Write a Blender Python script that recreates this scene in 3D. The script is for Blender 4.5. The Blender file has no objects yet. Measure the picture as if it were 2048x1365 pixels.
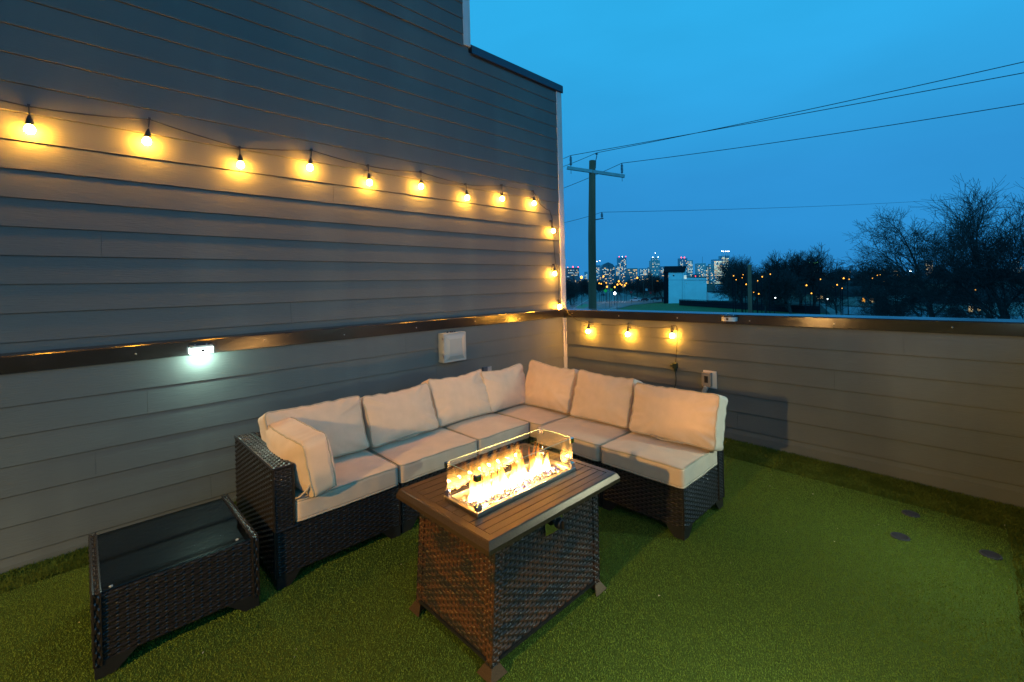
import bpy, math, random
import numpy as np
from mathutils import Vector, Matrix, noise as mnoise
random.seed(7); RNG=np.random.default_rng(7)
S=bpy.context.scene; COL=S.collection
def lin(r,g,b):
    f=lambda c:(c/255/12.92) if c/255<=.04045 else ((c/255+.055)/1.055)**2.4
    return (f(r),f(g),f(b),1)
# ------------------------------------------------------------------ camera
FPX=902.263; PX0,PY0=1024.0,571.292
th=math.pi/4+.0177; roll=-.0243
FW=Vector((math.cos(th),math.sin(th),0)); R0=FW.cross(Vector((0,0,1))).normalized(); U0=R0.cross(FW)
RT=R0*math.cos(roll)+U0*math.sin(roll); UP=-R0*math.sin(roll)+U0*math.cos(roll)
CAMP=Vector((-4.0843,-3.3672,1.375))
cd=bpy.data.cameras.new('camera'); cam=bpy.data.objects.new('camera',cd); COL.objects.link(cam)
cam.matrix_world=Matrix((( RT.x,UP.x,-FW.x,CAMP.x),(RT.y,UP.y,-FW.y,CAMP.y),(RT.z,UP.z,-FW.z,CAMP.z),(0,0,0,1)))
cd.sensor_width=36; cd.lens=FPX/2048*36; cd.shift_x=0; cd.shift_y=-(682.5-PY0)/2048
cd.clip_start=.05; cd.clip_end=9000
S.camera=cam
GZ=-8.1
def at(px,py,d): return CAMP+FW*d+RT*((px-PX0)/FPX*d)-UP*((py-PY0)/FPX*d)
def gpt(px,py,z=GZ):
    D=FW+RT*((px-PX0)/FPX)-UP*((py-PY0)/FPX); return CAMP+D*((z-CAMP.z)/D.z)
# ------------------------------------------------------------------ world
W=bpy.data.worlds.new('World'); S.world=W; W.use_nodes=True
nt=W.node_tree; nt.nodes.clear()
out=nt.nodes.new('ShaderNodeOutputWorld'); bg=nt.nodes.new('ShaderNodeBackground')
sky=nt.nodes.new('ShaderNodeTexSky'); sky.sky_type='NISHITA'; sky.sun_disc=False
sky.sun_elevation=math.radians(-4); sky.sun_rotation=math.radians(250); sky.altitude=200
tc=nt.nodes.new('ShaderNodeTexCoord'); sx=nt.nodes.new('ShaderNodeSeparateXYZ')
SKY_ZEN=.13; SKY_BACK=1.9
ramp=nt.nodes.new('ShaderNodeValToRGB'); e=ramp.color_ramp.elements
e[0].position=0; e[0].color=lin(43,135,202)
e[1].position=1; e[1].color=tuple(v*SKY_ZEN for v in lin(60,150,200)[:3])+(1,)
for p,c in ((.08,(45,141,208)),(.2,(47,147,214)),(.3,(48,160,224)),(.45,(47,173,235)),(.6,(46,178,238))):
    q=e.new(p); q.color=lin(*c)
q=e.new(.74); q.color=tuple(v*.35 for v in lin(50,160,215)[:3])+(1,)
mp=nt.nodes.new('ShaderNodeMapping'); mp.inputs['Scale'].default_value=(1.2,1.2,4)
nz=nt.nodes.new('ShaderNodeTexNoise'); nz.inputs['Scale'].default_value=1.6; nz.inputs['Detail'].default_value=4
mr=nt.nodes.new('ShaderNodeMapRange'); mr.inputs['To Min'].default_value=.92; mr.inputs['To Max'].default_value=1.08
mr.inputs['From Min'].default_value=.25; mr.inputs['From Max'].default_value=.75
mul=nt.nodes.new('ShaderNodeMix'); mul.data_type='RGBA'; mul.blend_type='MULTIPLY'; mul.inputs[0].default_value=1
add=nt.nodes.new('ShaderNodeMix'); add.data_type='RGBA'; add.blend_type='ADD'; add.inputs[0].default_value=.02
L=nt.links.new
L(tc.outputs['Generated'],sx.inputs[0]); L(sx.outputs['Z'],ramp.inputs[0])
L(tc.outputs['Generated'],mp.inputs[0]); L(mp.outputs[0],nz.inputs['Vector']); L(nz.outputs['Fac'],mr.inputs['Value'])
# unseen back sky is brightened, zenith dimmed, to balance deck and facade light
dt=nt.nodes.new('ShaderNodeVectorMath'); dt.operation='DOT_PRODUCT'; gd=(FW*.9+R0*.44).normalized(); dt.inputs[1].default_value=gd
az=nt.nodes.new('ShaderNodeMapRange'); az.interpolation_type='SMOOTHSTEP'; az.inputs['From Min'].default_value=-.25; az.inputs['From Max'].default_value=.45; az.inputs['To Min'].default_value=SKY_BACK; az.inputs['To Max'].default_value=1
m2=nt.nodes.new('ShaderNodeMath'); m2.operation='MULTIPLY'
L(tc.outputs['Generated'],dt.inputs[0]); L(dt.outputs['Value'],az.inputs['Value']); L(az.outputs[0],m2.inputs[0]); L(mr.outputs[0],m2.inputs[1])
L(ramp.outputs[0],mul.inputs[6]); L(m2.outputs[0],mul.inputs[7])
L(mul.outputs[2],add.inputs[6]); L(sky.outputs[0],add.inputs[7]); L(add.outputs[2],bg.inputs['Color'])
bg.inputs['Strength'].default_value=1.0
L(bg.outputs[0],out.inputs[0])
S.view_settings.view_transform='Standard'; S.view_settings.look='None'; S.view_settings.exposure=0; S.view_settings.gamma=1
S.render.engine='CYCLES'
c=S.cycles; c.use_denoising=True; c.max_bounces=6; c.diffuse_bounces=3; c.glossy_bounces=4; c.transparent_max_bounces=24; c.transmission_bounces=4
c.sample_clamp_indirect=4; c.caustics_reflective=False; c.caustics_refractive=False; c.use_light_tree=True
try: c.denoiser='OPENIMAGEDENOISE'
except Exception: pass

# ------------------------------------------------------------------ helpers
class MB:
    def __init__(s): s.v=[]; s.f=[]; s.n=0; s.mi=[]
    def add(s,v,f,m=0):
        v=np.asarray(v,float).reshape(-1,3); o=s.n
        s.v.append(v); s.n+=len(v)
        for q in f: s.f.append(tuple(int(i)+o for i in q)); s.mi.append(m)
    def box(s,a,b,m=0,bev=0,M=None):
        x0,y0,z0=[min(p,q) for p,q in zip(a,b)]; x1,y1,z1=[max(p,q) for p,q in zip(a,b)]
        if bev:
            t=bev; v=[]; 
            for z,ins in ((z0,t),(z0+t,0),(z1-t,0),(z1,t)):
                X0,X1,Y0,Y1=x0+ins,x1-ins,y0+ins,y1-ins
                v+= [(X0+t*(ins==0),Y0,z),(X1-t*(ins==0),Y0,z),(X1,Y0+t*(ins==0),z),(X1,Y1-t*(ins==0),z),(X1-t*(ins==0),Y1,z),(X0+t*(ins==0),Y1,z),(X0,Y1-t*(ins==0),z),(X0,Y0+t*(ins==0),z)]
            f=[tuple(range(7,-1,-1)),tuple(range(24,32))]
            for k in range(3):
                for i in range(8):
                    j=(i+1)%8; f.append((k*8+i,k*8+j,k*8+8+j,k*8+8+i))
        else:
            v=[(x0,y0,z0),(x1,y0,z0),(x1,y1,z0),(x0,y1,z0),(x0,y0,z1),(x1,y0,z1),(x1,y1,z1),(x0,y1,z1)]
            f=[(3,2,1,0),(4,5,6,7),(0,1,5,4),(1,2,6,5),(2,3,7,6),(3,0,4,7)]
        if M is not None: v=[tuple(M@Vector(p)) for p in v]
        s.add(v,f,m)
    def tube(s,pts,r,n=6,m=0,cap=True,closed=False):
        pts=[Vector(p) for p in pts]; k=len(pts)
        rr=r if hasattr(r,'__len__') else [r]*k
        v=[]; prev=None
        for i,p in enumerate(pts):
            if closed: t=pts[(i+1)%k]-pts[i-1]
            else: t=pts[min(i+1,k-1)]-pts[max(i-1,0)]
            if t.length<1e-9: t=Vector((0,0,1))
            t.normalize()
            if prev is None: a=t.orthogonal().normalized()
            else:
                a=prev-t*prev.dot(t)
                a=a.normalized() if a.length>1e-6 else t.orthogonal().normalized()
            prev=a; b=t.cross(a)
            for j in range(n):
                w=2*math.pi*j/n; v.append(p+(a*math.cos(w)+b*math.sin(w))*rr[i])
        f=[]
        for i in range(k if closed else k-1):
            i2=(i+1)%k
            for j in range(n):
                j2=(j+1)%n; f.append((i*n+j,i*n+j2,i2*n+j2,i2*n+j))
        if cap and not closed: f+= [tuple(range(n-1,-1,-1)),tuple((k-1)*n+j for j in range(n))]
        s.add([tuple(p) for p in v],f,m)
    def lathe(s,c,prof,n=16,m=0,axis=(0,0,1)):
        ax=Vector(axis).normalized(); a=ax.orthogonal().normalized(); b=ax.cross(a); v=[]
        for h,r in prof:
            for j in range(n):
                w=2*math.pi*j/n; v.append(tuple(Vector(c)+ax*h+(a*math.cos(w)+b*math.sin(w))*max(r,1e-4)))
        f=[]
        for i in range(len(prof)-1):
            for j in range(n):
                j2=(j+1)%n; f.append((i*n+j,i*n+j2,(i+1)*n+j2,(i+1)*n+j))
        f+=[tuple(range(n-1,-1,-1)),tuple((len(prof)-1)*n+j for j in range(n))]
        s.add(v,f,m)
    def prism(s,poly,ext,m=0):
        n=len(poly); e=Vector(ext); v=[tuple(Vector(p)) for p in poly]+[tuple(Vector(p)+e) for p in poly]
        f=[tuple(range(n-1,-1,-1)),tuple(range(n,2*n))]+[(i,(i+1)%n,n+(i+1)%n,n+i) for i in range(n)]
        s.add(v,f,m)
    def build(s,name,mats,parent=None,smooth=False,label=None,loc=None):
        me=bpy.data.meshes.new(name)
        V=np.concatenate(s.v) if s.v else np.zeros((0,3))
        if loc is not None: V=V-np.array(loc)
        me.from_pydata(V.tolist(),[],s.f)
        if not isinstance(mats,(list,tuple)): mats=[mats]
        if 9 in s.mi: s.mi=[len(mats) if q==9 else q for q in s.mi]; mats=list(mats)+[M_gap]
        for m in mats: me.materials.append(m)
        if len(mats)>1: me.polygons.foreach_set('material_index',s.mi)
        if smooth: me.shade_smooth()
        me.update(); o=bpy.data.objects.new(name,me); COL.objects.link(o)
        if loc is not None: o.location=loc
        if parent is not None:
            o.parent=parent
            o.location=Vector(o.location)-wloc(parent)
        if label: o['label']=label
        return o
def wloc(o):
    p=Vector((0,0,0))
    while o is not None: p+=Vector(o.location); o=o.parent
    return p
def tag(o,label=None,cat=None,group=None,kind=None):
    if label: o['label']=label
    if cat: o['category']=cat
    if group: o['group']=group
    if kind: o['kind']=kind
    return o
def thing(name,loc,label,cat,group=None):
    o=bpy.data.objects.new(name,None); o.empty_display_size=.1; COL.objects.link(o); o.location=loc
    return tag(o,label,cat,group)
def dup(root,loc,label=None,rotz=0,scale=None):
    r=root.copy(); COL.objects.link(r); r.location=loc; r.rotation_euler=(0,0,rotz)
    if scale: r.scale=scale if hasattr(scale,'__len__') else (scale,)*3
    if label: r['label']=label
    for ch in list(root.children):
        q=ch.copy(); COL.objects.link(q); q.parent=r
        for g in ch.children:
            d=g.copy(); COL.objects.link(d); d.parent=q
    return r
# ------------------------------------------------------------------ materials
def mat(name,col,rough=.6,metal=0,spec=.5,noise=None,bump=None,emit=None,estr=0,coat=0,sheen=0,vary=None):
    """noise=(scale,amount[,stretch]) colour mottling, bump=(scale,strength,distance[,stretch])"""
    m=bpy.data.materials.new(name); m.use_nodes=True; t=m.node_tree; b=t.nodes['Principled BSDF']
    if len(col)==3: col=(*col,1)
    b.inputs['Base Color'].default_value=col; b.inputs['Roughness'].default_value=rough
    b.inputs['Metallic'].default_value=metal; b.inputs['Specular IOR Level'].default_value=spec
    b.inputs['Coat Weight'].default_value=coat; b.inputs['Sheen Weight'].default_value=sheen
    if emit: b.inputs['Emission Color'].default_value=(*emit[:3],1); b.inputs['Emission Strength'].default_value=estr
    co=t.nodes.new('ShaderNodeTexCoord')
    def ntex(sc,det,stretch):
        mpn=t.nodes.new('ShaderNodeMapping'); mpn.inputs['Scale'].default_value=stretch
        n=t.nodes.new('ShaderNodeTexNoise'); n.inputs['Scale'].default_value=sc; n.inputs['Detail'].default_value=det
        t.links.new(co.outputs['Object'],mpn.inputs[0]); t.links.new(mpn.outputs[0],n.inputs['Vector']); return n
    if noise:
        n=ntex(noise[0],5,noise[2] if len(noise)>2 else (1,1,1))
        r=t.nodes.new('ShaderNodeMapRange'); r.inputs['From Min'].default_value=.3; r.inputs['From Max'].default_value=.7
        r.inputs['To Min'].default_value=1-noise[1]; r.inputs['To Max'].default_value=1+noise[1]
        x=t.nodes.new('ShaderNodeMix'); x.data_type='RGBA'; x.blend_type='MULTIPLY'; x.inputs[0].default_value=1
        x.inputs[6].default_value=col; t.links.new(n.outputs['Fac'],r.inputs['Value']); t.links.new(r.outputs[0],x.inputs[7])
        last=x.outputs[2]
        if vary:  # second colour mixed by a coarser noise
            n2=ntex(vary[0],3,vary[2] if len(vary)>2 else (1,1,1)); cr=t.nodes.new('ShaderNodeMapRange')
            cr.inputs['From Min'].default_value=.42; cr.inputs['From Max'].default_value=.58
            y=t.nodes.new('ShaderNodeMix'); y.data_type='RGBA'; y.inputs[7].default_value=(*vary[1],1)
            t.links.new(n2.outputs['Fac'],cr.inputs['Value']); t.links.new(cr.outputs[0],y.inputs[0]); t.links.new(last,y.inputs[6]); last=y.outputs[2]
        t.links.new(last,b.inputs['Base Color'])
    if bump:
        n=ntex(bump[0],6,bump[3] if len(bump)>3 else (1,1,1)); bp=t.nodes.new('ShaderNodeBump')
        bp.inputs['Strength'].default_value=bump[1]; bp.inputs['Distance'].default_value=bump[2]
        t.links.new(n.outputs['Fac'],bp.inputs['Height']); t.links.new(bp.outputs[0],b.inputs['Normal'])
    return m
def emat(name,col,strength,sample=False):
    m=bpy.data.materials.new(name); m.use_nodes=True; t=m.node_tree; t.nodes.clear()
    o=t.nodes.new('ShaderNodeOutputMaterial'); e=t.nodes.new('ShaderNodeEmission')
    e.inputs[0].default_value=(*col[:3],1); e.inputs[1].default_value=strength; t.links.new(e.outputs[0],o.inputs[0])
    m.cycles.emission_sampling='AUTO' if sample else 'NONE'
    return m
def glass(name,tint,rough=.01,ior=1.5):
    m=bpy.data.materials.new(name); m.use_nodes=True; t=m.node_tree; t.nodes.clear()
    o=t.nodes.new('ShaderNodeOutputMaterial'); tr=t.nodes.new('ShaderNodeBsdfTransparent'); gl=t.nodes.new('ShaderNodeBsdfGlossy')
    lw_=t.nodes.new('ShaderNodeLayerWeight'); lw_.inputs['Blend'].default_value=.5; mx=t.nodes.new('ShaderNodeMixShader')
    pw=t.nodes.new('ShaderNodeMath'); pw.operation='POWER'; pw.inputs[1].default_value=4.5; f0=((ior-1)/(ior+1))**2
    fr=t.nodes.new('ShaderNodeMath'); fr.operation='MULTIPLY_ADD'; fr.inputs[1].default_value=1-f0; fr.inputs[2].default_value=f0
    tr.inputs[0].default_value=(*tint,1); gl.inputs['Roughness'].default_value=rough
    t.links.new(lw_.outputs['Facing'],pw.inputs[0]); t.links.new(pw.outputs[0],fr.inputs[0]); t.links.new(fr.outputs[0],mx.inputs[0]); t.links.new(tr.outputs[0],mx.inputs[1]); t.links.new(gl.outputs[0],mx.inputs[2]); t.links.new(mx.outputs[0],o.inputs[0])
    return m
M_siding=mat('grey_fibre_cement',(.134,.143,.130),.7,spec=.15,noise=(2.2,.10,(1,1,1)),bump=(16,.35,.004,(1,1,9)),vary=(2.4,(.121,.129,.120),(1,1,.12)))
M_trim=mat('pale_trim',(.55,.53,.49),.6,noise=(6,.06),bump=(40,.1,.002))
M_cap=mat('dark_bronze_flashing',(.016,.014,.014),.20,metal=0,spec=.7,noise=(9,.25,(1,1,1)),bump=(4,.25,.006,(1,1,.5)))
M_coping=mat('blue_grey_coping',(.05,.055,.075),.35,metal=.6,noise=(4,.1))
M_turf=mat('turf_backing',(.05,.075,.013),.95,spec=.05,noise=(300,.5))
M_blade=mat('turf_blades',(.130,.200,.033),.95,spec=.05,noise=(330,.75),vary=(.5,(.136,.204,.033)))
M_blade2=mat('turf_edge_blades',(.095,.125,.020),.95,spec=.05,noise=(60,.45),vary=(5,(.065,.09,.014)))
M_wick=mat('espresso_wicker',(.014,.011,.011),.32,spec=.55,noise=(45,.35,(1,1,3)))
M_wickb=mat('brown_streaked_wicker',(.070,.028,.013),.42,spec=.5,noise=(60,.35,(1,1,4)),vary=(9,(.020,.017,.016),(1,1,3.2)))
M_gap=mat('weave_gap_shade',(.004,.004,.004),.9,noise=(9,.1))  # closed faces coloured near-black to stand in for the shade inside the holes
M_black=mat('black_plastic',(.012,.012,.013),.45,noise=(20,.15))
M_cush=mat('beige_fabric',(.66,.46,.31),.85,sheen=.25,noise=(14,.05),bump=(420,.25,.0015))
M_pipe=mat('beige_piping',(.50,.38,.26),.8,noise=(14,.05))
M_top=mat('brown_powder_coated_aluminium',(.11,.068,.040),.33,metal=.6,noise=(300,.25),bump=(500,.25,.0008))
M_steel=mat('brushed_steel',(.55,.50,.44),.28,metal=1,noise=(20,.1),bump=(120,.15,.0006,(1,1,1)))
M_chrome=mat('chrome',(.8,.8,.8),.12,metal=1)
M_mirror=mat('polished_plate',(.6,.62,.6),.06,metal=1,noise=(5,.05))
M_white=mat('white_enamel',(.36,.37,.33),.4,noise=(8,.04),bump=(12,.05,.002))
M_greybox=mat('grey_plastic',(.30,.31,.31),.5,noise=(8,.06))
M_cord=mat('black_cord',(.010,.011,.010),.5,noise=(30,.1))
M_cordg=mat('dark_green_cord',(.010,.022,.012),.5,noise=(30,.1))
M_glassp=glass('clear_glass_pane',(.97,.985,.975),.01,1.62)
M_glasst=glass('smoked_glass_top',(.30,.36,.34),.05,1.9)
M_gedge=mat('glass_edge_glint',(.45,.62,.52),.15,spec=.9,noise=(9,.05))  # pale strip puts the bright lit top edge of each pane into colour
M_bulbg=glass('bulb_glass',(1,.98,.93),.02,1.3)
def tmap(m,sc,st,dist,stretch=(1,1,1)): return m

# ------------------------------------------------------------------ SIDING
def siding(mb,P,U,N,length,levels,joints,z_bot=None,lap=.011,cut=None):
    """P base point at u=0; boards between consecutive levels (top first), along U, facing N."""
    U=Vector(U);N=Vector(N);P=Vector(P)
    for i in range(len(levels)-1):
        zt,zb=levels[i],levels[i+1]
        L0,L1=(0,length) if cut is None else cut(i,zt)
        js=[L0]+sorted(j for j in joints.get(i,[]) if L0<j<L1)+[L1]
        for a,b in zip(js[:-1],js[1:]):
            wob=random.uniform(-.0006,.0006)
            a2=a+(.0005 if a!=L0 else 0); b2=b-(.0005 if b!=L1 else 0)
            nseg=max(1,int((b2-a2)/.5)); us=[a2+(b2-a2)*k/nseg for k in range(nseg+1)]
            v=[]
            for u in us:
                w=mnoise.noise(Vector((u*.8,zt*5,N.x*3)))*.0012
                for z,o in ((zt-.0032,-.002),(zt-.0032,.0035),(zb+.0015,lap+wob+w),(zb,lap-.0012+wob+w),(zb,-.002)):
                    v.append(tuple(P+U*u+N*o+Vector((0,0,z))))
            f=[]
            for k in range(nseg):
                for q in range(4): f.append((k*5+q,k*5+q+1,k*5+6+q,k*5+5+q))
            f.append((0,1,2,3,4)); f.append((nseg*5+4,nseg*5+3,nseg*5+2,nseg*5+1,nseg*5))
            mb.add(v,f)
E_=.1483
# neighbour building (tall sided house to the left)
nb=thing('house',(-4.5,.0656,1),'tall grey lap sided house wall rising beside the roof deck behind the string lights','house')
Y0=.0656
ul=[2.7767+E_*k for k in range(24,-13,-1)]   # from high to low
lv_hi=[z for z in ul if z>3.64+.05]; 
mb=MB()
mid=[3.665]+[z for z in ul if 1.03<z<3.665-.02]+[1.0]
hi=[z for z in ul if z>3.68]+[3.700]
jm={}
jr=random.Random(3)
for i,z in enumerate(mid): 
    jm[i]=[9-a for a in ([jr.uniform(.3,4.2)] if i%3==1 else [])]
def setj(z,x): # joint at world x for board whose top level near z
    i=min(range(len(mid)-1),key=lambda k:abs((mid[k]+mid[k+1])/2-z)); jm[i]=[x+9]
for z,x in ((2.872,-3.98),(2.252,-3.983),(1.66,-3.979),(2.29,-1.017),(1.239,-2.983)): 
    i=min(range(len(mid)-1),key=lambda k:abs((mid[k]+mid[k+1])/2-z)); jm[i]=[q for q in jm[i] if q<0]+[x+9]
siding(mb,(-9,Y0,0),(1,0,0),(0,-1,0),9.02,mid,jm)
siding(mb,(-9,Y0,0),(1,0,0),(0,-1,0),7.65,hi,{k:[jr.uniform(1,7)] for k in range(len(hi))})
o=mb.build('siding',M_siding,nb)
mb=MB(); mb.box((-9,Y0+.002,-8.1),(.088,8,3.66)); mb.box((-9,Y0+.002,3.66),(-1.285,8,6.6)); mb.build('wall',M_siding,nb)
mb=MB(); mb.box((.018,Y0-.016,1.0),(.093,Y0+.0018,3.655),bev=.002); mb.box((.0885,Y0-.016,1.0),(.106,Y0+.09,3.655),bev=.002); mb.build('corner_trim',M_trim,nb)
mb=MB(); mb.box((-1.352,Y0-.016,3.715),(-1.285,Y0+.0018,6.6),bev=.002); mb.box((-1.2845,Y0-.016,3.715),(-1.268,Y0+.09,6.6),bev=.002); mb.build('corner_trim',M_trim,nb)
mb=MB(); mb.prism([(-1.266,Y0-.03,3.655),(-1.266,Y0-.03,3.728),(-1.266,Y0-.018,3.742),(-1.266,8,3.75),(-1.266,8,3.66),(-1.266,Y0-.018,3.66),(-1.266,Y0-.022,3.645)],(1.388,0,0)); mb.build('coping',M_coping,nb)

# parapet walls of the deck
ZC=.9914; sl=[ZC+.02]+[ZC-.1599-E_*k for k in range(0,6)]+[.045]
def parapet(name,label,P,U,N,length,thick,joints,capz=1.085):
    P=Vector(P);U=Vector(U);N=Vector(N)
    t=thing(name,tuple(P+U*length/2),label,'wall')
    mb=MB(); siding(mb,P,U,N,length,sl,joints); mb.build('siding',M_siding,t)
    mb=MB(); v=[P+N*.0015+Vector((0,0,-.3)),P+U*length+N*.0015+Vector((0,0,-.3))]
    q=[P,P+U*length,P+U*length-N*thick,P-N*thick]
    mb.prism([tuple(a+Vector((0,0,-.35))) for a in q],(0,0,1.38)); mb.build('wall_core',M_siding,t)
    # flashing cap, in lengths with lapped seams
    return t
def cap(t,P,U,N,length,thick,seams,zt,zb,tilt=0):
    P=Vector(P);U=Vector(U);N=Vector(N); ss=[0]+seams+[length]
    for k,(a,b) in enumerate(zip(ss[:-1],ss[1:])):
        mb=MB(); e=.0015*(k%2); n=max(2,int((b-a)/.25)); v=[]
        prof=[(.014+e,zb-.004),(.0235+e,zb),(.0285+e,zt-.006),(.022+e,zt+e),(-thick,zt+e+tilt),(-thick-.004,zb+.05)]
        m=len(prof)
        for i in range(n+1):
            u=a+(b-a)*i/n+(.01 if i==n and b!=length else 0)
            for o,z in prof:
                w=mnoise.noise(Vector((u*2.3,o*9,z*7+k)))*.0022 if o>0 else 0
                v.append(tuple(P+U*u+N*(o+w)+Vector((0,0,z))))
        f=[]
        for i in range(n):
            for j in range(m-1): f.append((i*m+j,i*m+j+1,(i+1)*m+j+1,(i+1)*m+j))
        mb.add(v,f); o=mb.build('metal_cap',M_cap,t)
    for u in [x*.62+.2 for x in range(int(length/.62))]:
        mb=MB(); c0=P+U*(u+random.uniform(-.05,.05))+N*.029+Vector((0,0,zb+random.uniform(.03,.05))); mb.lathe(c0,[(0,.005),(.002,.005),(.004,.002)],8,axis=N); mb.build('screw',M_steel,t)
pl=parapet('parapet_wall','low grey lap sided parapet with dark metal cap along the left house wall, behind the long sofa side',(-9,0,0),(1,0,0),(0,-1,0),8.985,.06,{0:[3,6.9],1:[5.2],2:[1,7.2],3:[4.974],4:[2,6.3],5:[5.5],6:[3.3]})
cap(pl,(-9,0,0),(1,0,0),(0,-1,0),9.03,.0635,[2.2,4.0,5.709,6.70],1.087,1.000,.008)
pr=parapet('parapet_wall','grey lap sided parapet wall on the right with dark metal cap, in front of the city view',(0,0,0),(0,-1,0),(-1,0,0),6.5,.17,{0:[1.1,3.0],1:[4.1],2:[2.6],3:[.9],4:[3.7],5:[1.9],6:[2.9]})
cap(pr,(0,.02,0),(0,-1,0),(-1,0,0),6.5,.185,[2.334,5.0],1.078,.998,.004)
pn=parapet('parapet_wall','grey lap sided parapet wall closing the near side of the deck, just beside the viewer',(-9,-3.72,0),(1,0,0),(0,1,0),9.0,.17,{0:[2,5],2:[3.3,7]})
cap(pn,(-9,-3.72,0),(1,0,0),(0,1,0),9.0,.185,[3.1,6.2],1.08,.998,.004)
mb=MB(); mb.box((-.036,-.0165,.02),(-.0105,-.0005,.985),bev=.0015); mb.box((-.0165,-.036,.02),(-.0005,-.0175,.985),bev=.0015); o=mb.build('corner_trim',M_trim,pl)
mb=MB(); mb.box((-8.9,-.013,-.02),(-.01,-.003,.05)); mb.build('base_trim',M_siding,pl)
mb=MB(); mb.box((-.013,-3.7,-.07),(-.003,-.01,.05)); mb.build('base_trim',M_siding,pr)

# ------------------------------------------------------------------ DECK + TURF
def fz(x,y):
    x=np.asarray(x,float); y=np.asarray(y,float)
    drop=-.042*np.clip((-y-1.3)/2.1,0,1)*np.clip(1+x/1.6,0,1)
    up=.024*np.clip((y+.07)/.06,0,1)*np.clip(-x/1.0,0,1)
    return drop+up
mb=MB(); mb.box((-9,-3.9,-.35),(.15,.06,-.09)); tag(mb.build('deck_slab',mat('roof_membrane',(.06,.06,.06),.9,noise=(4,.2))),kind='structure')
mb=MB(); nx,ny=120,160; v=[];
for j in range(ny+1):
    for i in range(nx+1):
        x=-9+8.99*i/nx; y=-3.71+3.70*j/ny
        v.append((x,y,float(fz(x,y))+.0005*mnoise.noise(Vector((x*1.3,y*1.3,0)))-.002))
mb.add(v,[(j*(nx+1)+i,j*(nx+1)+i+1,(j+1)*(nx+1)+i+1,(j+1)*(nx+1)+i) for j in range(ny) for i in range(nx)])
tag(mb.build('artificial_turf',M_turf,smooth=True),kind='structure')
def blades(name,n,region,h,w,lean,m,label):
    pts=region(n); n=len(pts)
    a=RNG.uniform(0,2*np.pi,n); hh=h*RNG.uniform(.55,1.15,n); ww=w*RNG.uniform(.7,1.3,n)
    la=RNG.normal(0,1,n)*lean; lb=RNG.normal(0,1,n)*lean
    d=np.stack([np.cos(a),np.sin(a),0*a],1)
    z0=fz(pts[:,0],pts[:,1])-.001
    p=np.stack([pts[:,0],pts[:,1],z0],1)
    V=np.empty((n,3,3)); V[:,0]=p-d*ww[:,None]; V[:,1]=p+d*ww[:,None]; V[:,2]=p+np.stack([la,lb,hh],1)
    me=bpy.data.meshes.new(name); me.vertices.add(n*3); me.vertices.foreach_set('co',V.ravel())
    me.loops.add(n*3); me.loops.foreach_set('vertex_index',np.arange(n*3)); me.polygons.add(n)
    me.polygons.foreach_set('loop_start',np.arange(n)*3); me.update(calc_edges=True); me.materials.append(m)
    o=bpy.data.objects.new(name,me); COL.objects.link(o); return tag(o,label,'grass',kind='stuff')
XE,YE=-.44,-.19   # seams where the edge strips begin
def reg_main(n):
    # density falls with distance from where people stand on the deck
    p=np.stack([RNG.uniform(-5.6,XE,n),RNG.uniform(-3.45,YE,n)],1); return p
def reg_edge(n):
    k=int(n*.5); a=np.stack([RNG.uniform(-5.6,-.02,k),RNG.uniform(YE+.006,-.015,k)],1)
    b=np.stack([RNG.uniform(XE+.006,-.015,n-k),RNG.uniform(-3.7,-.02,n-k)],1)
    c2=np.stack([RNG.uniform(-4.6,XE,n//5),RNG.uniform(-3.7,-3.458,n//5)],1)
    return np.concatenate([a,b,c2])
blades('turf_blades',620000,reg_main,.0070,.0012,.0022,M_blade,'short green artificial grass covering the deck floor')
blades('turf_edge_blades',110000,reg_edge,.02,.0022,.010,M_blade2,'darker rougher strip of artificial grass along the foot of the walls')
# bits of leaf litter
mb=MB()
for k in range(150):
    x=random.uniform(-5,-.1); y=random.uniform(-3.5,-.05)
    if k<60: x=random.uniform(-1.6,-.05)
    s=random.uniform(.0015,.005); a=random.uniform(0,6.28); z=.011+float(fz(x,y))
    mb.add([(x,y,z),(x+s*2.2*math.cos(a),y+s*2.2*math.sin(a),z+.003),(x+s*math.cos(a+1),y+s*math.sin(a+1),z+.004)],[(0,1,2)])
tag(mb.build('litter',mat('dry_leaf_bits',(.5,.42,.28),.8,noise=(50,.3))),'tiny dry leaf crumbs scattered over the turf','litter',kind='stuff')
# round drain covers
dl=['round dark drain cover in the turf nearest the right wall','round dark drain cover in the turf furthest from the right wall, middle of the three','round dark drain cover in the turf nearest the bottom right corner']
for (x,y),l in zip(((-.589,-3.064),(-.953,-3.051),(-.848,-3.383)),dl):
    zf=float(fz(x,y))-.007; mb=MB(); mb.lathe((x,y,zf),[(0,.041),(.010,.041),(.0125,.039),(.0125,.035),(.009,.034),(.009,.001)],24)
    for q in range(-3,4):
        hw=math.sqrt(.034**2-(q*.009)**2); mb.box((x+q*.009-.0022,y-hw,zf+.009),(x+q*.009+.0022,y+hw,zf+.0122))
    tag(mb.build('drain_cover',mat('dark_drain',(.02,.022,.04),.6,noise=(40,.2)),loc=(x,y,float(fz(x,y))*0)),l,'drain cover','round drain covers in the turf')

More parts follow.
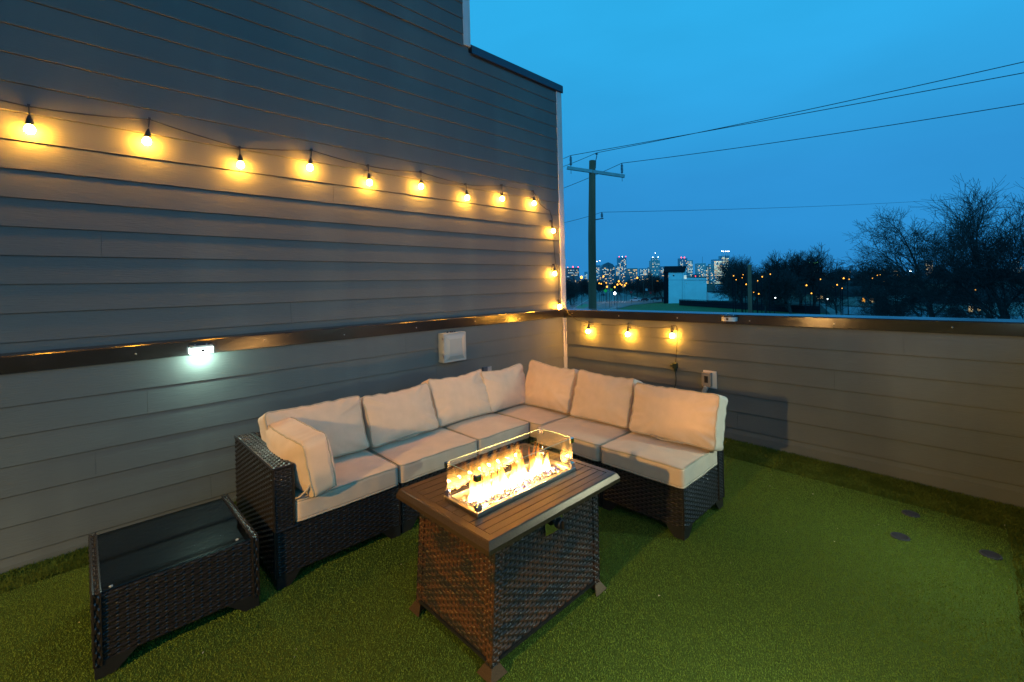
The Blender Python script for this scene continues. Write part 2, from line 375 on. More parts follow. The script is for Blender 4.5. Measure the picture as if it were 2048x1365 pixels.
# ------------------------------------------------------------------ WICKER
def weave(mb,p00,p10,p11,p01,su=.028,sv=.0115,amp=.0042,nrm=None,m=0,cut=None,thick=True):
    """woven strands along p00->p10 (rows stacked towards p01)"""
    P=[np.array(p,float) for p in (p00,p10,p11,p01)]
    w=max(np.linalg.norm(P[1]-P[0]),np.linalg.norm(P[2]-P[3])); h=np.linalg.norm(P[3]-P[0])
    cu=max(2,round(w/su)); cv=max(2,round(h/sv)); ru,rv=6,4
    nU=cu*ru; nV=cv*rv
    n=np.cross(P[1]-P[0],P[3]-P[0]); n/=np.linalg.norm(n)
    if nrm is not None and np.dot(n,nrm)<0: n=-n
    u=np.linspace(0,1,nU+1); v=np.linspace(0,1,nV+1); UU,VV=np.meshgrid(u,v)
    row=np.minimum((VV*cv+1e-6).astype(int),cv-1); fv=VV*cv-row
    # pinch at row boundary
    env=np.sqrt(np.clip(1-(2*fv-1)**2,0,1))
    rr=RNG.uniform(.8,1.2,(cv+1,))[row]
    wave=.5+.5*np.tanh(2.2*np.cos(np.pi*UU*cu+np.pi*row))
    d=amp*(wave*1.0*rr+.15)*(.25+.75*env)+RNG.normal(0,amp*.04,UU.shape)
    base=(1-UU)[...,None]*(1-VV)[...,None]*P[0]+UU[...,None]*(1-VV)[...,None]*P[1]+UU[...,None]*VV[...,None]*P[2]+(1-UU)[...,None]*VV[...,None]*P[3]
    V=base+d[...,None]*n
    idx=np.arange((nU+1)*(nV+1)).reshape(nV+1,nU+1)
    F=np.stack([idx[:-1,:-1],idx[:-1,1:],idx[1:,1:],idx[1:,:-1]],-1).reshape(-1,4)
    if cut is not None:
        uc=(UU[:-1,:-1]+.5/nU).ravel()*w; vc=(VV[:-1,:-1]+.5/nV).ravel()*h
        F=F[~np.array([cut(a,b) for a,b in zip(uc,vc)])]
    uc=(UU[:-1,:-1]+.5/nU).ravel()*cu; rw=row[:-1,:-1].ravel(); gap=np.cos(np.pi*uc+np.pi*rw)<-.80
    if np.dot(np.cross(P[1]-P[0],P[3]-P[0]),n)<0: F=F[:,::-1]
    o=mb.n; mb.v.append(V.reshape(-1,3)); mb.n+=len(V.reshape(-1,3)); mb.f+= [tuple(q) for q in (F+o).tolist()]; mb.mi+=[9 if g_ else m for g_ in gap]
def edge_roll(mb,a,b,r=.006,m=0):
    a=Vector(a);b=Vector(b); n=max(2,int((b-a).length/.012)); pts=[];rr=[]
    for i in range(n+1):
        pts.append(a+(b-a)*i/n); rr.append(r*(1+.10*(i%2)))
    mb.tube(pts,rr,6,m)
def feet(par,x0,x1,y0,y1,z=.05,m=0,ln=.11,t=.012):
    """black bracket skirt feet at the four corners of a base"""
    for sx_,X in ((1,x0),(-1,x1)):
        for sy_,Y in ((1,y0),(-1,y1)):
            mb=MB()
            pr_=[(0,0),(.055,0),(.075,.018),(ln,z+.012),(0,z+.012)]
            a=[(X+sx_*p,Y,q) for p,q in pr_]; mb.prism(a,(0,sy_*t,0),m)
            a=[(X,Y+sy_*(t+.001) if i in(0,4) else Y+sy_*p,q) for i,(p,q) in enumerate(pr_)]; mb.prism(a,(sx_*t,0,0),m); mb.build('foot',M_black,par)
def seat_box(x0,x1,y0,y1,z0,z1,front,side=None):
    """woven base with visible front (dir vector) and end panels -> MB"""
    mb=MB(); mb.box((x0+.006,y0+.006,z0),(x1-.006,y1-.006,z1-.004))
    def face(d,su=.028,sv=.0115):
        if d=='-y': weave(mb,(x0,y0+.004,z0),(x1,y0+.004,z0),(x1,y0+.004,z1),(x0,y0+.004,z1),su,sv,nrm=(0,-1,0))
        if d=='-x': weave(mb,(x0+.004,y0,z0),(x0+.004,y1,z0),(x0+.004,y1,z1),(x0+.004,y0,z1),su,sv,nrm=(-1,0,0))
        if d=='+x': weave(mb,(x1-.004,y0,z0),(x1-.004,y1,z0),(x1-.004,y1,z1),(x1-.004,y0,z1),su,sv,nrm=(1,0,0))
    for d in front: face(d)
    for X,Y in ((x0,y0),(x1,y0),(x0,y1)): edge_roll(mb,(X+(.004 if X==x0 else -.004),Y+(.004 if Y==y0 else -.004),z0),(X+(.004 if X==x0 else -.004),Y+(.004 if Y==y0 else -.004),z1))
    return mb
ZB=.278
GS='modules of the wicker corner sofa'
def module(label,x0,x1,y0,y1,faces,back=None,arm=False,cat='sofa section'):
    t=thing('sofa_section',((x0+x1)/2,(y0+y1)/2,0),label,cat,GS)
    seat_box(x0+.002,x1-.002,y0,y1,.055,ZB,faces).build('base',M_wick,t)
    feet(t,x0+.004,x1-.004,y0+.002,y1-.002)
    for bk in (back or []):
        mb=MB(); z1=.553
        if bk=='y': a=(x0+.002,y1-.07,ZB-.1); b=(x1-.002,y1,z1)
        else: a=(x1-.07,y0+.002,ZB-.1); b=(x1,y1-.002,z1)
        mb.box(a,b)
        if bk=='y':
            weave(mb,(a[0],a[1]-.003,ZB),(b[0],a[1]-.003,ZB),(b[0],a[1]-.003,z1),(a[0],a[1]-.003,z1),nrm=(0,-1,0)); weave(mb,(a[0],a[1],z1),(b[0],a[1],z1),(b[0],b[1],z1),(a[0],b[1],z1),nrm=(0,0,1))
            weave(mb,(a[0]-.002,a[1],.055),(a[0]-.002,b[1],.055),(a[0]-.002,b[1],z1),(a[0]-.002,a[1],z1),.027,.0125,nrm=(-1,0,0))
        else:
            weave(mb,(a[0]-.003,a[1],ZB),(a[0]-.003,b[1],ZB),(a[0]-.003,b[1],z1),(a[0]-.003,a[1],z1),nrm=(-1,0,0)); weave(mb,(a[0],a[1],z1),(b[0],a[1],z1),(b[0],b[1],z1),(a[0],b[1],z1),nrm=(0,0,1))
            weave(mb,(a[0],a[1]-.002,.055),(b[0],a[1]-.002,.055),(b[0],a[1]-.002,z1),(a[0],a[1]-.002,z1),.02,.009,nrm=(0,-1,0))
            for X in (a[0],b[0]): edge_roll(mb,(X,a[1]-.002,.055),(X,a[1]-.002,z1))
        mb.build('backrest',M_wick,t)
    if arm:
        mb=MB(); ax0,ax1=x0-.002,x0+.082; z1=.556
        mb.box((ax0+.004,y0+.004,.055),(ax1-.004,y1,z1-.004))
        weave(mb,(ax0,y0,.055),(ax0,y1,.055),(ax0,y1,z1),(ax0,y0,z1),.027,.0125,.004,nrm=(-1,0,0))
        weave(mb,(ax0,y0,z1),(ax1,y0,z1),(ax1,y1,z1),(ax0,y1,z1),.0165,.0165,.0042,nrm=(0,0,1))
        weave(mb,(ax0,y0,ZB-.01),(ax1,y0,ZB-.01),(ax1,y0,z1),(ax0,y0,z1),.021,.0098,nrm=(0,-1,0))
        weave(mb,(ax1,y0,ZB),(ax1,y1,ZB),(ax1,y1,z1),(ax1,y0,z1),.021,.0098,nrm=(1,0,0))
        for a,b in (((ax0,y0,.055),(ax0,y0,z1)),((ax0,y0,z1),(ax0,y1,z1)),((ax0,y0,z1),(ax1,y0,z1)),((ax1,y0,z1),(ax1,y1,z1)),((ax1,y0,ZB),(ax1,y0,z1)),((ax0,y0,ZB-.012),(ax0+.10,y0,ZB-.012))): edge_roll(mb,a,b)
        mb.build('armrest',M_wick,t)
    return t
module('dark wicker sofa end section with a woven armrest, standing beside the glass topped side table',-3.449,-2.806,-1.108,-.42,['-y','-x'],['y'],True)
module('second dark wicker sofa section from the armrest end, against the left wall',-2.800,-2.243,-1.100,-.42,['-y','-x'],['y'])
module('third dark wicker sofa section along the left wall, just left of the corner section',-2.237,-1.752,-1.094,-.42,['-y'],['y'])
module('dark wicker corner section of the sofa where its two sides meet',-1.746,-1.27,-1.196,-.42,['-y','-x'],['y','x'])
module('dark wicker sofa section right of the corner, partly behind the fire table',-1.795,-1.27,-1.733,-1.202,['-x'],['x'])
module('dark wicker armless end section of the sofa at its right end, woven side exposed',-1.797,-1.27,-2.262,-1.739,['-x','-y'],['x'])

# ------------------------------------------------------------------ CUSHIONS
def cushion(name,label,cat,w,d,h,M,puff=.02,r=.03,seed=0,sag=0,wr=.004,group=None,pinch=0,strap=None,nw=34):
    """box w (x) by d (y) by h (z); the d axis is thickness for back cushions, h axis for seats. 'thin' axis gets piped edges"""
    thin=1 if d<=h else 2
    rnd=random.Random(seed); s1,s2,s3=rnd.uniform(-9,9),rnd.uniform(-9,9),rnd.uniform(.6,1.4)
    hx,hy,hz=w/2,d/2,h/2
    def deform(p):
        x,y,z=p; nx_,ny_,nz_=x/hx,y/hy,z/hz
        if thin==1:
            b=(1-min(1,abs(nx_))**2.6)*(1-min(1,abs(nz_))**2.6); y+=math.copysign(1,ny_)*puff*b*min(1,abs(ny_)*1.2)
            # sides pull in between corners
            x-=math.copysign(1,nx_)*.010*(1-nz_*nz_)*abs(nx_)**4
            z-=math.copysign(1,nz_)*(.008+ (sag if z>0 else 0))*(1-(nx_-s3*.1)**2)*abs(nz_)**3
            g=mnoise.noise(Vector((nx_*2.2+s1,nz_*2.2,s2)))*.008*b
            rr_=math.hypot(nx_,nz_); an=math.atan2(nz_,nx_)
            edge=max(0,rr_-.45)
            wk=mnoise.noise(Vector((an*4.5*s3+s1,rr_*1.2,s2)))*wr*edge*2.2
            y+=math.copysign(1,ny_)*(wk+g)
            if z>0: z+=mnoise.noise(Vector((x*22+s1,s2,0)))*wr*.9*abs(nz_)**6
            z+=pinch*nx_*abs(nz_)*(z>0)
        else:
            b=(1-min(1,abs(nx_))**3)*(1-min(1,abs(ny_))**3); z+=(puff*b if z>0 else 0)
            x-=math.copysign(1,nx_)*.006*(1-ny_*ny_)*abs(nx_)**4*(1 if abs(ny_)<1 else 0); 
            z+=mnoise.noise(Vector((x*4+s1,y*4,s2)))*.007*(z>0)+mnoise.noise(Vector((x*13+s1,y*13,s2)))*.0022*(z>0)
            k=mnoise.noise(Vector((x*14+s1,y*14,z*5)))*wr*.6
            y+=math.copysign(1,ny_)*k*(abs(ny_)>.9); x+=math.copysign(1,nx_)*k*(abs(nx_)>.9)
            z+=mnoise.noise(Vector((x*5+s2,y*5,3)))*.005*(z<0)*(max(abs(nx_),abs(ny_))>.8)
        return Vector((x,y,z))
    def rnd_pt(p,rad):
        q=Vector(p); c=Vector((max(-hx+rad,min(hx-rad,q.x)),max(-hy+rad*RY,min(hy-rad*RY,q.y)),max(-hz+rad*RZ,min(hz-rad*RZ,q.z))))
        dlt=q-c
        e=Vector((dlt.x/rad,dlt.y/(rad*RY),dlt.z/(rad*RZ))); l=e.length
        if l>1: e/=l
        # keep crisp along thin axis
        return Vector((c.x+e.x*rad,c.y+e.y*rad*RY,c.z+e.z*rad*RZ))
    RY,RZ=(.28,1) if thin==1 else (1,.28)
    mb=MB(); N=nw; nt_=8
    dims=(w,d,h); cnt=[N if i!=thin else nt_ for i in range(3)]
    cnt[0]=N; 
    def facegrid(ax,sgn):
        a,b=[i for i in range(3) if i!=ax]; na,nb=cnt[a],cnt[b]; v=[]
        def sp(n,i): 
            t=-1+2*i/n; return math.copysign(abs(t)**.8,t)
        for j in range(nb+1):
            for i in range(na+1):
                p=[0,0,0]; p[ax]=sgn*dims[ax]/2; p[a]=sp(na,i)*dims[a]/2; p[b]=sp(nb,j)*dims[b]/2
                v.append(tuple(deform(rnd_pt(p,r))))
        f=[(j*(na+1)+i,j*(na+1)+i+1,(j+1)*(na+1)+i+1,(j+1)*(na+1)+i) for j in range(nb) for i in range(na)]
        flip=(sgn<0)!=(ax==1)
        if flip: f=[q[::-1] for q in f]
        mb.add(v,f)
    for ax in range(3):
        for sgn in (-1,1): facegrid(ax,sgn)
    o=mb.build(name,M_cush,smooth=True)
    # weld
    import bmesh
    bm=bmesh.new(); bm.from_mesh(o.data); bmesh.ops.remove_doubles(bm,verts=bm.verts,dist=.0006); bmesh.ops.recalc_face_normals(bm,faces=bm.faces); bm.to_mesh(o.data); bm.free(); o.data.shade_smooth()
    o.matrix_world=M; tag(o,label,cat,group)
    pb=MB()
    for sg in (-1,1):
        loop=[]; A,B=(hx,hz) if thin==1 else (hx,hy); n=22
        cs=[(-1,-1),(1,-1),(1,1),(-1,1)]
        for q in range(4):
            a=cs[q]; b=cs[(q+1)%4]
            for i in range(n):
                t=i/n; ca,cb=a[0]+(b[0]-a[0])*t,a[1]+(b[1]-a[1])*t
                k=.93
                p=(ca*A,sg*hy*k,cb*B) if thin==1 else (ca*A,cb*B,sg*hz*k)
                rp=deform(rnd_pt(p,r)); loop.append(rp)
        pb.tube(loop,.0042,6,closed=True)
    if strap: 
        for st in strap: pb.tube(st,.004,5)
    p=pb.build('piping',M_pipe,smooth=True); p.parent=o
    return o
T=Matrix.Translation
def Rz(a): return Matrix.Rotation(a,4,'Z')
def Rx(a): return Matrix.Rotation(a,4,'X')
def Ry(a): return Matrix.Rotation(a,4,'Y')
CH=.105; ZS=ZB+CH/2+.004
def seatc(label,x0,x1,y0,y1,seed,rot=0):
    M=T(((x0+x1)/2,(y0+y1)/2,ZS))@Rz(rot)
    return cushion('seat_cushion',label,'cushion',x1-x0-.006,y1-y0-.006,CH,M,puff=.012,r=.022,seed=seed,wr=.005,group='beige seat cushions')
seatc('beige seat cushion at the armrest end, under the upright side pillow',-3.362,-2.81,-1.118,-.50,1)
seatc('beige seat cushion second from the armrest end of the sofa',-2.806,-2.240,-1.112,-.50,2)
seatc('beige seat cushion third from the armrest, just left of the corner seat',-2.236,-1.752,-1.108,-.50,3,.004)
seatc('beige corner seat cushion where the two sides of the sofa meet',-1.748,-1.345,-1.205,-.50,4)
seatc('beige seat cushion right of the corner, behind the glass guard of the fire table',-1.815,-1.345,-1.739,-1.211,5,-.005)
seatc('beige seat cushion at the right end of the sofa, its piped end exposed',-1.818,-1.342,-2.272,-1.745,6)
def backc_left(label,x0,x1,ytop,h,seed,tilt=22,sag=.012,pinch=0,yb=-.80,zb=.392,rz=0,strap=None):
    a=math.radians(tilt); th_=.125; w=x1-x0
    cz=zb+h/2*math.cos(a)-.0; cy=yb+h/2*math.sin(a)+th_/2*math.cos(a)
    M=T(((x0+x1)/2,cy,cz-th_/2*math.sin(a)+.02))@Rz(rz)@Rx(-a)
    return cushion('back_cushion',label,'cushion',w,th_,h,M,puff=.030,r=.035,seed=seed,sag=sag,wr=.011,group='beige back cushions',pinch=pinch,strap=strap)
def backc_right(label,y0,y1,h,seed,tilt=20,sag=.010,pinch=0,xb=-1.505,zb=.392,rz=0,strap=None):
    a=math.radians(tilt); th_=.125; w=y1-y0
    cz=zb+h/2*math.cos(a); cx=xb+h/2*math.sin(a)+th_/2*math.cos(a)
    M=T((cx,(y0+y1)/2,cz-th_/2*math.sin(a)+.02))@Rz(-math.pi/2+rz)@Rx(-a)
    return cushion('back_cushion',label,'cushion',w,th_,h,M,puff=.030,r=.035,seed=seed,sag=sag,wr=.011,group='beige back cushions',pinch=pinch,strap=strap)
backc_left('beige back cushion at the armrest end, partly behind the side pillow',-3.375,-2.825,0,.335,11,sag=.0,pinch=.0)
backc_left('beige back cushion second from the armrest end, against the left wall',-2.82,-2.315,0,.325,12,pinch=.006,rz=.03,sag=.012,strap=[[(-.1,-.075,-.155),(-.05,-.09,-.165),(.0,-.095,-.16),(.06,-.085,-.158)]])
backc_left('beige back cushion third from the armrest, with its right top corner raised',-2.31,-1.80,0,.345,13,pinch=.008,sag=.02,yb=-.775)
backc_left('beige back cushion just left of the inner corner of the sofa',-1.84,-1.385,0,.335,14,pinch=.012,sag=.02,yb=-.79,rz=-.02)
backc_right('beige back cushion just right of the inner corner of the sofa',-1.235,-.735,.355,15,pinch=-.012,sag=.012,xb=-1.49)
backc_right('beige back cushion second from the right end of the sofa',-1.745,-1.255,.345,16,pinch=-.004,sag=.008,xb=-1.50)
backc_right('beige back cushion at the right end of the sofa, the widest of them',-2.325,-1.765,.325,17,pinch=.004,sag=.004,xb=-1.525,tilt=17,strap=[[(-.12,-.07,-.155),(-.05,-.085,-.16),(.03,-.085,-.158),(.1,-.08,-.156)]])
# side pillow leaning on the armrest
M=T((-3.268,-.90,.532))@Rz(math.radians(-88))@Rx(math.radians(10))
cushion('side_pillow','beige pillow standing on edge against the inside of the woven armrest','pillow',.55,.115,.295,M,puff=.055,r=.05,seed=23,sag=.004,wr=.0045,pinch=0)
mb=MB(); mb.tube([(-3.295,-1.155,.47),(-3.32,-1.150,.435),(-3.345,-1.13,.405),(-3.36,-1.105,.393)],[.006,.005,.005,.004],6)
o=mb.build('cushion_tie',M_pipe,smooth=True); tag(o,'loose beige fabric tie hanging from the side pillow onto the seat','fabric tie')

# ------------------------------------------------------------------ SIDE TABLE
t=thing('side_table',(-3.8,-.86,0),'low dark wicker side table with a smoked glass top left of the sofa','side table')
tx0,tx1,ty0,ty1,tz=-4.062,-3.532,-1.152,-.585,.303
mb=MB(); weave(mb,(tx0+.022,ty0+.006,.052),(tx1-.022,ty0+.006,.052),(tx1-.022,ty0+.006,tz-.008),(tx0+.022,ty0+.006,tz-.008),.0285,.0118,.005,nrm=(0,-1,0)); mb.box((tx0+.022,ty0+.010,.052),(tx1-.022,ty0+.018,tz-.008)); mb.build('front_panel',M_wick,t)
mb=MB(); mb.box((tx0+.022,ty1-.018,.052),(tx1-.022,ty1-.006,tz-.008)); weave(mb,(tx0+.022,ty1-.018,.052),(tx1-.022,ty1-.018,.052),(tx1-.022,ty1-.018,tz-.01),(tx0+.022,ty1-.018,tz-.01),nrm=(0,-1,0)); mb.build('back_panel',M_wick,t)
for X,sg in ((tx0,-1),(tx1,1)):
    mb=MB(); a,b=(X,X+.020) if sg<0 else (X-.020,X)
    mb.box((a+.003,ty0+.004,.045),(b-.003,ty1-.004,tz-.003))
    xo=X; xi=b if sg<0 else a
    weave(mb,(xo,ty0,.045),(xo,ty1,.045),(xo,ty1,tz),(xo,ty0,tz),nrm=(sg,0,0)); weave(mb,(xi,ty0,.045),(xi,ty1,.045),(xi,ty1,tz),(xi,ty0,tz),nrm=(-sg,0,0))
    weave(mb,(a,ty0,tz-.002),(a,ty1,tz-.002),(b,ty1,tz-.002),(b,ty0,tz-.002),.022,.010,.004,nrm=(0,0,1)); weave(mb,(a,ty0,.045),(a,ty0,tz),(b,ty0,tz),(b,ty0,.045),.022,.010,.004,nrm=(0,-1,0))
    for xx in (a,b): edge_roll(mb,(xx,ty0,.045),(xx,ty0,tz),.004); edge_roll(mb,(xx,ty0,tz),(xx,ty1,tz),.004)
    mb.build('side_panel',M_wick,t)
feet(t,tx0,tx1,ty0,ty1,.045,ln=.12,t=.018)
mb=MB(); mb.box((tx0+.021,ty0+.019,.06),(tx1-.021,ty1-.019,.075)); mb.build('bottom_board',mat('dark_board',(.03,.035,.033),.6,noise=(6,.2)),t)
mb=MB(); mb.box((tx0+.0225,ty0+.012,tz-.0085),(tx1-.0225,ty1-.010,tz-.0035),bev=.0015); mb.build('glass_top',M_glasst,t)
for a,b in ((.05,.02),(.46,.03)): mb=MB(); mb.lathe((tx0+a,ty0+b+.01,tz-.0033),[(0,.006),(.003,.006),(.004,.004)],10); mb.build('bumper',M_greybox,t)

# ------------------------------------------------------------------ FIRE TABLE
FX0,FX1,FY0,FY1,FZ=-3.115,-2.328,-2.222,-1.618,.517
ft=thing('fire_table',((FX0+FX1)/2,(FY0+FY1)/2,0),'brown wicker gas fire table with a slatted metal top in front of the sofa','fire table')
BX0,BX1,BY0,BY1=-3.030,-2.445,-2.062,-1.848   # burner opening (outer rim)
mb=MB()
# bevelled outer frame, mitred
zt=FZ; zb=FZ-.028; fw=.042
prof=[(0.0,zb-.012),(0.0,zb+.004),(.010,zt-.004),(.014,zt),(fw,zt),(fw,zb),(.006,zb-.012)]
def ringframe(mb,x0,x1,y0,y1,prof):
    v=[];n=len(prof)
    for cx_,cy_ in ((x0,y0),(x1,y0),(x1,y1),(x0,y1)):
        sx_=1 if cx_==x0 else -1; sy_=1 if cy_==y0 else -1
        for i,z in prof: v.append((cx_+sx_*i,cy_+sy_*i,z))
    f=[]
    for k in range(4):
        k2=(k+1)%4
        for j in range(n):
            j2=(j+1)%n; f.append((k*n+j,k2*n+j,k2*n+j2,k*n+j2))
    mb.add(v,f)
ringframe(mb,FX0,FX1,FY0,FY1,prof)
mb.build('table_frame',M_top,ft)
mb=MB(); ix0,ix1,iy0,iy1=FX0+fw+.003,FX1-fw-.003,FY0+fw+.003,FY1-fw-.003
rows=[]; 
nf=3; w_=(BY0-.001-iy0)/nf
for k in range(nf): rows.append((iy0+k*w_,iy0+(k+1)*w_-.0026,None))
nm=4; w_=(BY1-BY0+.002)/nm
for k in range(nm): rows.append((BY0-.001+k*w_,BY0-.001+(k+1)*w_-.0026,1))
nb_=4; w_=(iy1-(BY1+.001))/nb_
for k in range(nb_): rows.append((BY1+.001+k*w_,BY1+.001+(k+1)*w_-.0026*(k<nb_-1),None))
for a,b,h_ in rows:
    if h_: mb.box((ix0,a,zt-.016),(BX0-.001,b,zt-.0006),bev=.0008); mb.box((BX1+.001,a,zt-.016),(ix1,b,zt-.0006),bev=.0008)
    else: mb.box((ix0,a,zt-.016),(ix1,b,zt-.0006),bev=.0008)
mb.build('slats',M_top,ft)
mb=MB(); mb.box((FX0+fw-.002,FY0+fw-.002,zt-.020),(BX0-.002,FY1-fw+.002,zt-.0165)); mb.box((BX1+.002,FY0+fw-.002,zt-.020),(FX1-fw+.002,FY1-fw+.002,zt-.0165)); mb.box((BX0-.002,FY0+fw-.002,zt-.020),(BX1+.002,BY0-.002,zt-.0165)); mb.box((BX0-.002,BY1+.002,zt-.020),(BX1+.002,FY1-fw+.002,zt-.0165)); mb.build('underlay',M_black,ft)
# burner tray
mb=MB(); ringframe(mb,BX0,BX1,BY0,BY1,[(0,zt-.02),(0,zt+.012),(.003,zt+.014),(.020,zt+.014),(.022,zt+.012),(.024,zt-.030),(.022,zt-.033)])
mb.box((BX0+.02,BY0+.02,zt-.045),(BX1-.02,BY1-.02,zt-.032)); mb.build('burner_tray',M_steel,ft)
# body
TB=[(-3.045,-2.175),(-2.438,-2.175),(-2.438,-1.70),(-3.045,-1.70)]; BB=[(-3.062,-2.158),(-2.418,-2.158),(-2.418,-1.672),(-3.062,-1.672)]
zt2,zb2=zb-.010,.055
def q3(p,z): return (p[0],p[1],z)
lw=.034
def lerp(a,b,t): return tuple(a[i]+(b[i]-a[i])*t for i in range(len(a)))
mb=MB(); 
v=[q3(p,zb2) for p in BB]+[q3(p,zt2) for p in TB]; cn=np.mean(v,axis=0)
v=[tuple(cn+(np.array(p)-cn)*np.array([.97,.97,1])) for p in v]
mb.add(v,[(3,2,1,0),(4,5,6,7),(0,1,5,4),(1,2,6,5),(2,3,7,6),(3,0,4,7)]); mb.build('gas_box',M_black,ft)
for k,nn in ((0,(0,-1,0)),(1,(1,0,0)),(2,(0,1,0)),(3,(-1,0,0))):
    a,b=k,(k+1)%4; A0,B0,A1,B1=q3(BB[a],zb2),q3(BB[b],zb2),q3(TB[a],zt2),q3(TB[b],zt2)
    ln=math.dist(A0,B0); f0=lw/ln; inn=Vector(nn)*-.004
    pts=[tuple(Vector(lerp(A0,B0,f0))+inn),tuple(Vector(lerp(A0,B0,1-f0))+inn),tuple(Vector(lerp(A1,B1,1-f0))+inn),tuple(Vector(lerp(A1,B1,f0))+inn)]
    mb=MB(); hh_=.05
    arch=lambda u,v_,w=ln*(1-2*f0): False
    weave(mb,*pts,su=.0255,sv=.0125,amp=.0048,nrm=nn,m=0)
    mb.build('woven_panel',M_wickb,ft)
for k in range(4):
    p0,p1=BB[k],TB[k]; sx_=1 if k in (0,3) else -1; sy_=1 if k in (0,1) else -1
    mb=MB()
    z0_=.012
    A=q3(p0,z0_); B=q3(p1,zt2)
    w1=(A[0]+sx_*lw,A[1],A[2]); w2=(B[0]+sx_*lw,B[1],B[2]); h1=(A[0],A[1]+sy_*lw,A[2]); h2=(B[0],B[1]+sy_*lw,B[2])
    weave(mb,A,w1,w2,B,.034,.0125,.004,nrm=(0,-sy_,0)); weave(mb,A,h1,h2,B,.034,.0125,.004,nrm=(-sx_,0,0))
    mb.add([A,w1,(w1[0],w1[1]+sy_*lw,w1[2]),h1,B,w2,(w2[0],w2[1]+sy_*lw,w2[2]),h2],[(0,1,2,3),(4,5,6,7),(0,1,5,4),(1,2,6,5),(2,3,7,6),(3,0,4,7)])
    L_=mb.build('leg',M_wickb,ft)
    mb=MB(); edge_roll(mb,A,B,.003); mb.build('corner_strip',M_wick if k!=0 else M_wickb,L_)
    # flared metal foot
    mb=MB(); o_=.020; c0=(p0[0]-sx_*.004,p0[1]-sy_*.004)
    lowpoly=[(c0[0]-sx_*o_,c0[1]-sy_*o_),(c0[0]+sx_*.058,c0[1]-sy_*o_),(c0[0]+sx_*.040,c0[1]+sy_*.0),(c0[0]+sx_*.0,c0[1]+sy_*.040),(c0[0]-sx_*o_,c0[1]+sy_*.058)]
    hi_=[(c0[0],c0[1]),(c0[0]+sx_*.040,c0[1]),(c0[0]+sx_*.039,c0[1]+sy_*.006),(c0[0]+sx_*.006,c0[1]+sy_*.039),(c0[0],c0[1]+sy_*.040)]
    v=[(*p,.004) for p in lowpoly]+[(*p,.036) for p in hi_]
    mb.add(v,[(4,3,2,1,0),(5,6,7,8,9)]+[(i,(i+1)%5,5+(i+1)%5,5+i) for i in range(5)]); mb.build('foot',M_top,L_)
mb=MB()
for k in range(4):
    a,b=BB[k],BB[(k+1)%4]; mb.tube([q3(lerp(a,b,.06),.05),q3(lerp(a,b,.94),.05)],.007,4)
mb.build('bottom_rail',M_black,ft)
# control plate and knob
mb=MB(); mb.box((-2.792,-2.184,.397),(-2.690,-2.179,.470),bev=.001); cp=mb.build('control_plate',M_mirror,ft)
mb=MB(); mb.lathe((-2.738,-2.184,.437),[(0,.010),(.010,.010),(.012,.019),(.018,.021),(.034,.019),(.038,.016),(.038,.0)],20,axis=(0,-1,0)); mb.box((-2.7405,-2.233,.421),(-2.7355,-2.221,.453),bev=.001); mb.build('knob',M_black,cp)
mb=MB(); mb.lathe((-2.708,-2.184,.437),[(0,.007),(.012,.007),(.014,.010),(.022,.009),(.023,.0)],14,axis=(0,-1,0)); mb.build('igniter_button',M_black,cp)
# glass guard
gt=thing('glass_guard',((BX0+BX1)/2,(BY0+BY1)/2,zt+.0145),'clear glass wind guard of four panes standing round the flames on the fire table','glass guard')
g0,g1,g2,g3=BX0+.006,BX1-.006,BY0+.006,BY1-.006; gz0,gz1=zt+.016,zt+.150
for a,b in (((g0+.007,g2,gz0),(g1-.007,g2+.005,gz1)),((g0+.007,g3-.005,gz0),(g1-.007,g3,gz1)),((g0,g2+.007,gz0),(g0+.005,g3-.007,gz1)),((g1-.005,g2+.007,gz0),(g1,g3-.007,gz1))):
    mb=MB(); mb.box(a,b,bev=.0012); pn_=mb.build('glass_pane',M_glassp,gt); mb=MB(); mb.tube([(a[0]+.002,(a[1]+b[1])/2 if b[1]-a[1]<.01 else a[1]+.002,gz1),(b[0]-.002,(a[1]+b[1])/2 if b[1]-a[1]<.01 else b[1]-.002,gz1)] if b[0]-a[0]>.01 else [((a[0]+b[0])/2,a[1]+.002,gz1),((a[0]+b[0])/2,b[1]-.002,gz1)],.0011,4); mb.build('edge_glint',M_gedge,pn_)
for X,sx_ in ((g0,1),(g1,-1)):
    for Y,sy_ in ((g2,1),(g3,-1)):
        for z in (gz0-.0005,gz1-.022):
            mb=MB(); mb.box((X-sx_*.003,Y-sy_*.003,z),(X+sx_*.020,Y+sy_*.0065,z+.022),bev=.001); mb.box((X-sx_*.0029,Y+sy_*.0066,z),(X+sx_*.0065,Y+sy_*.020,z+.022),bev=.001); mb.build('corner_clip',M_chrome,gt)
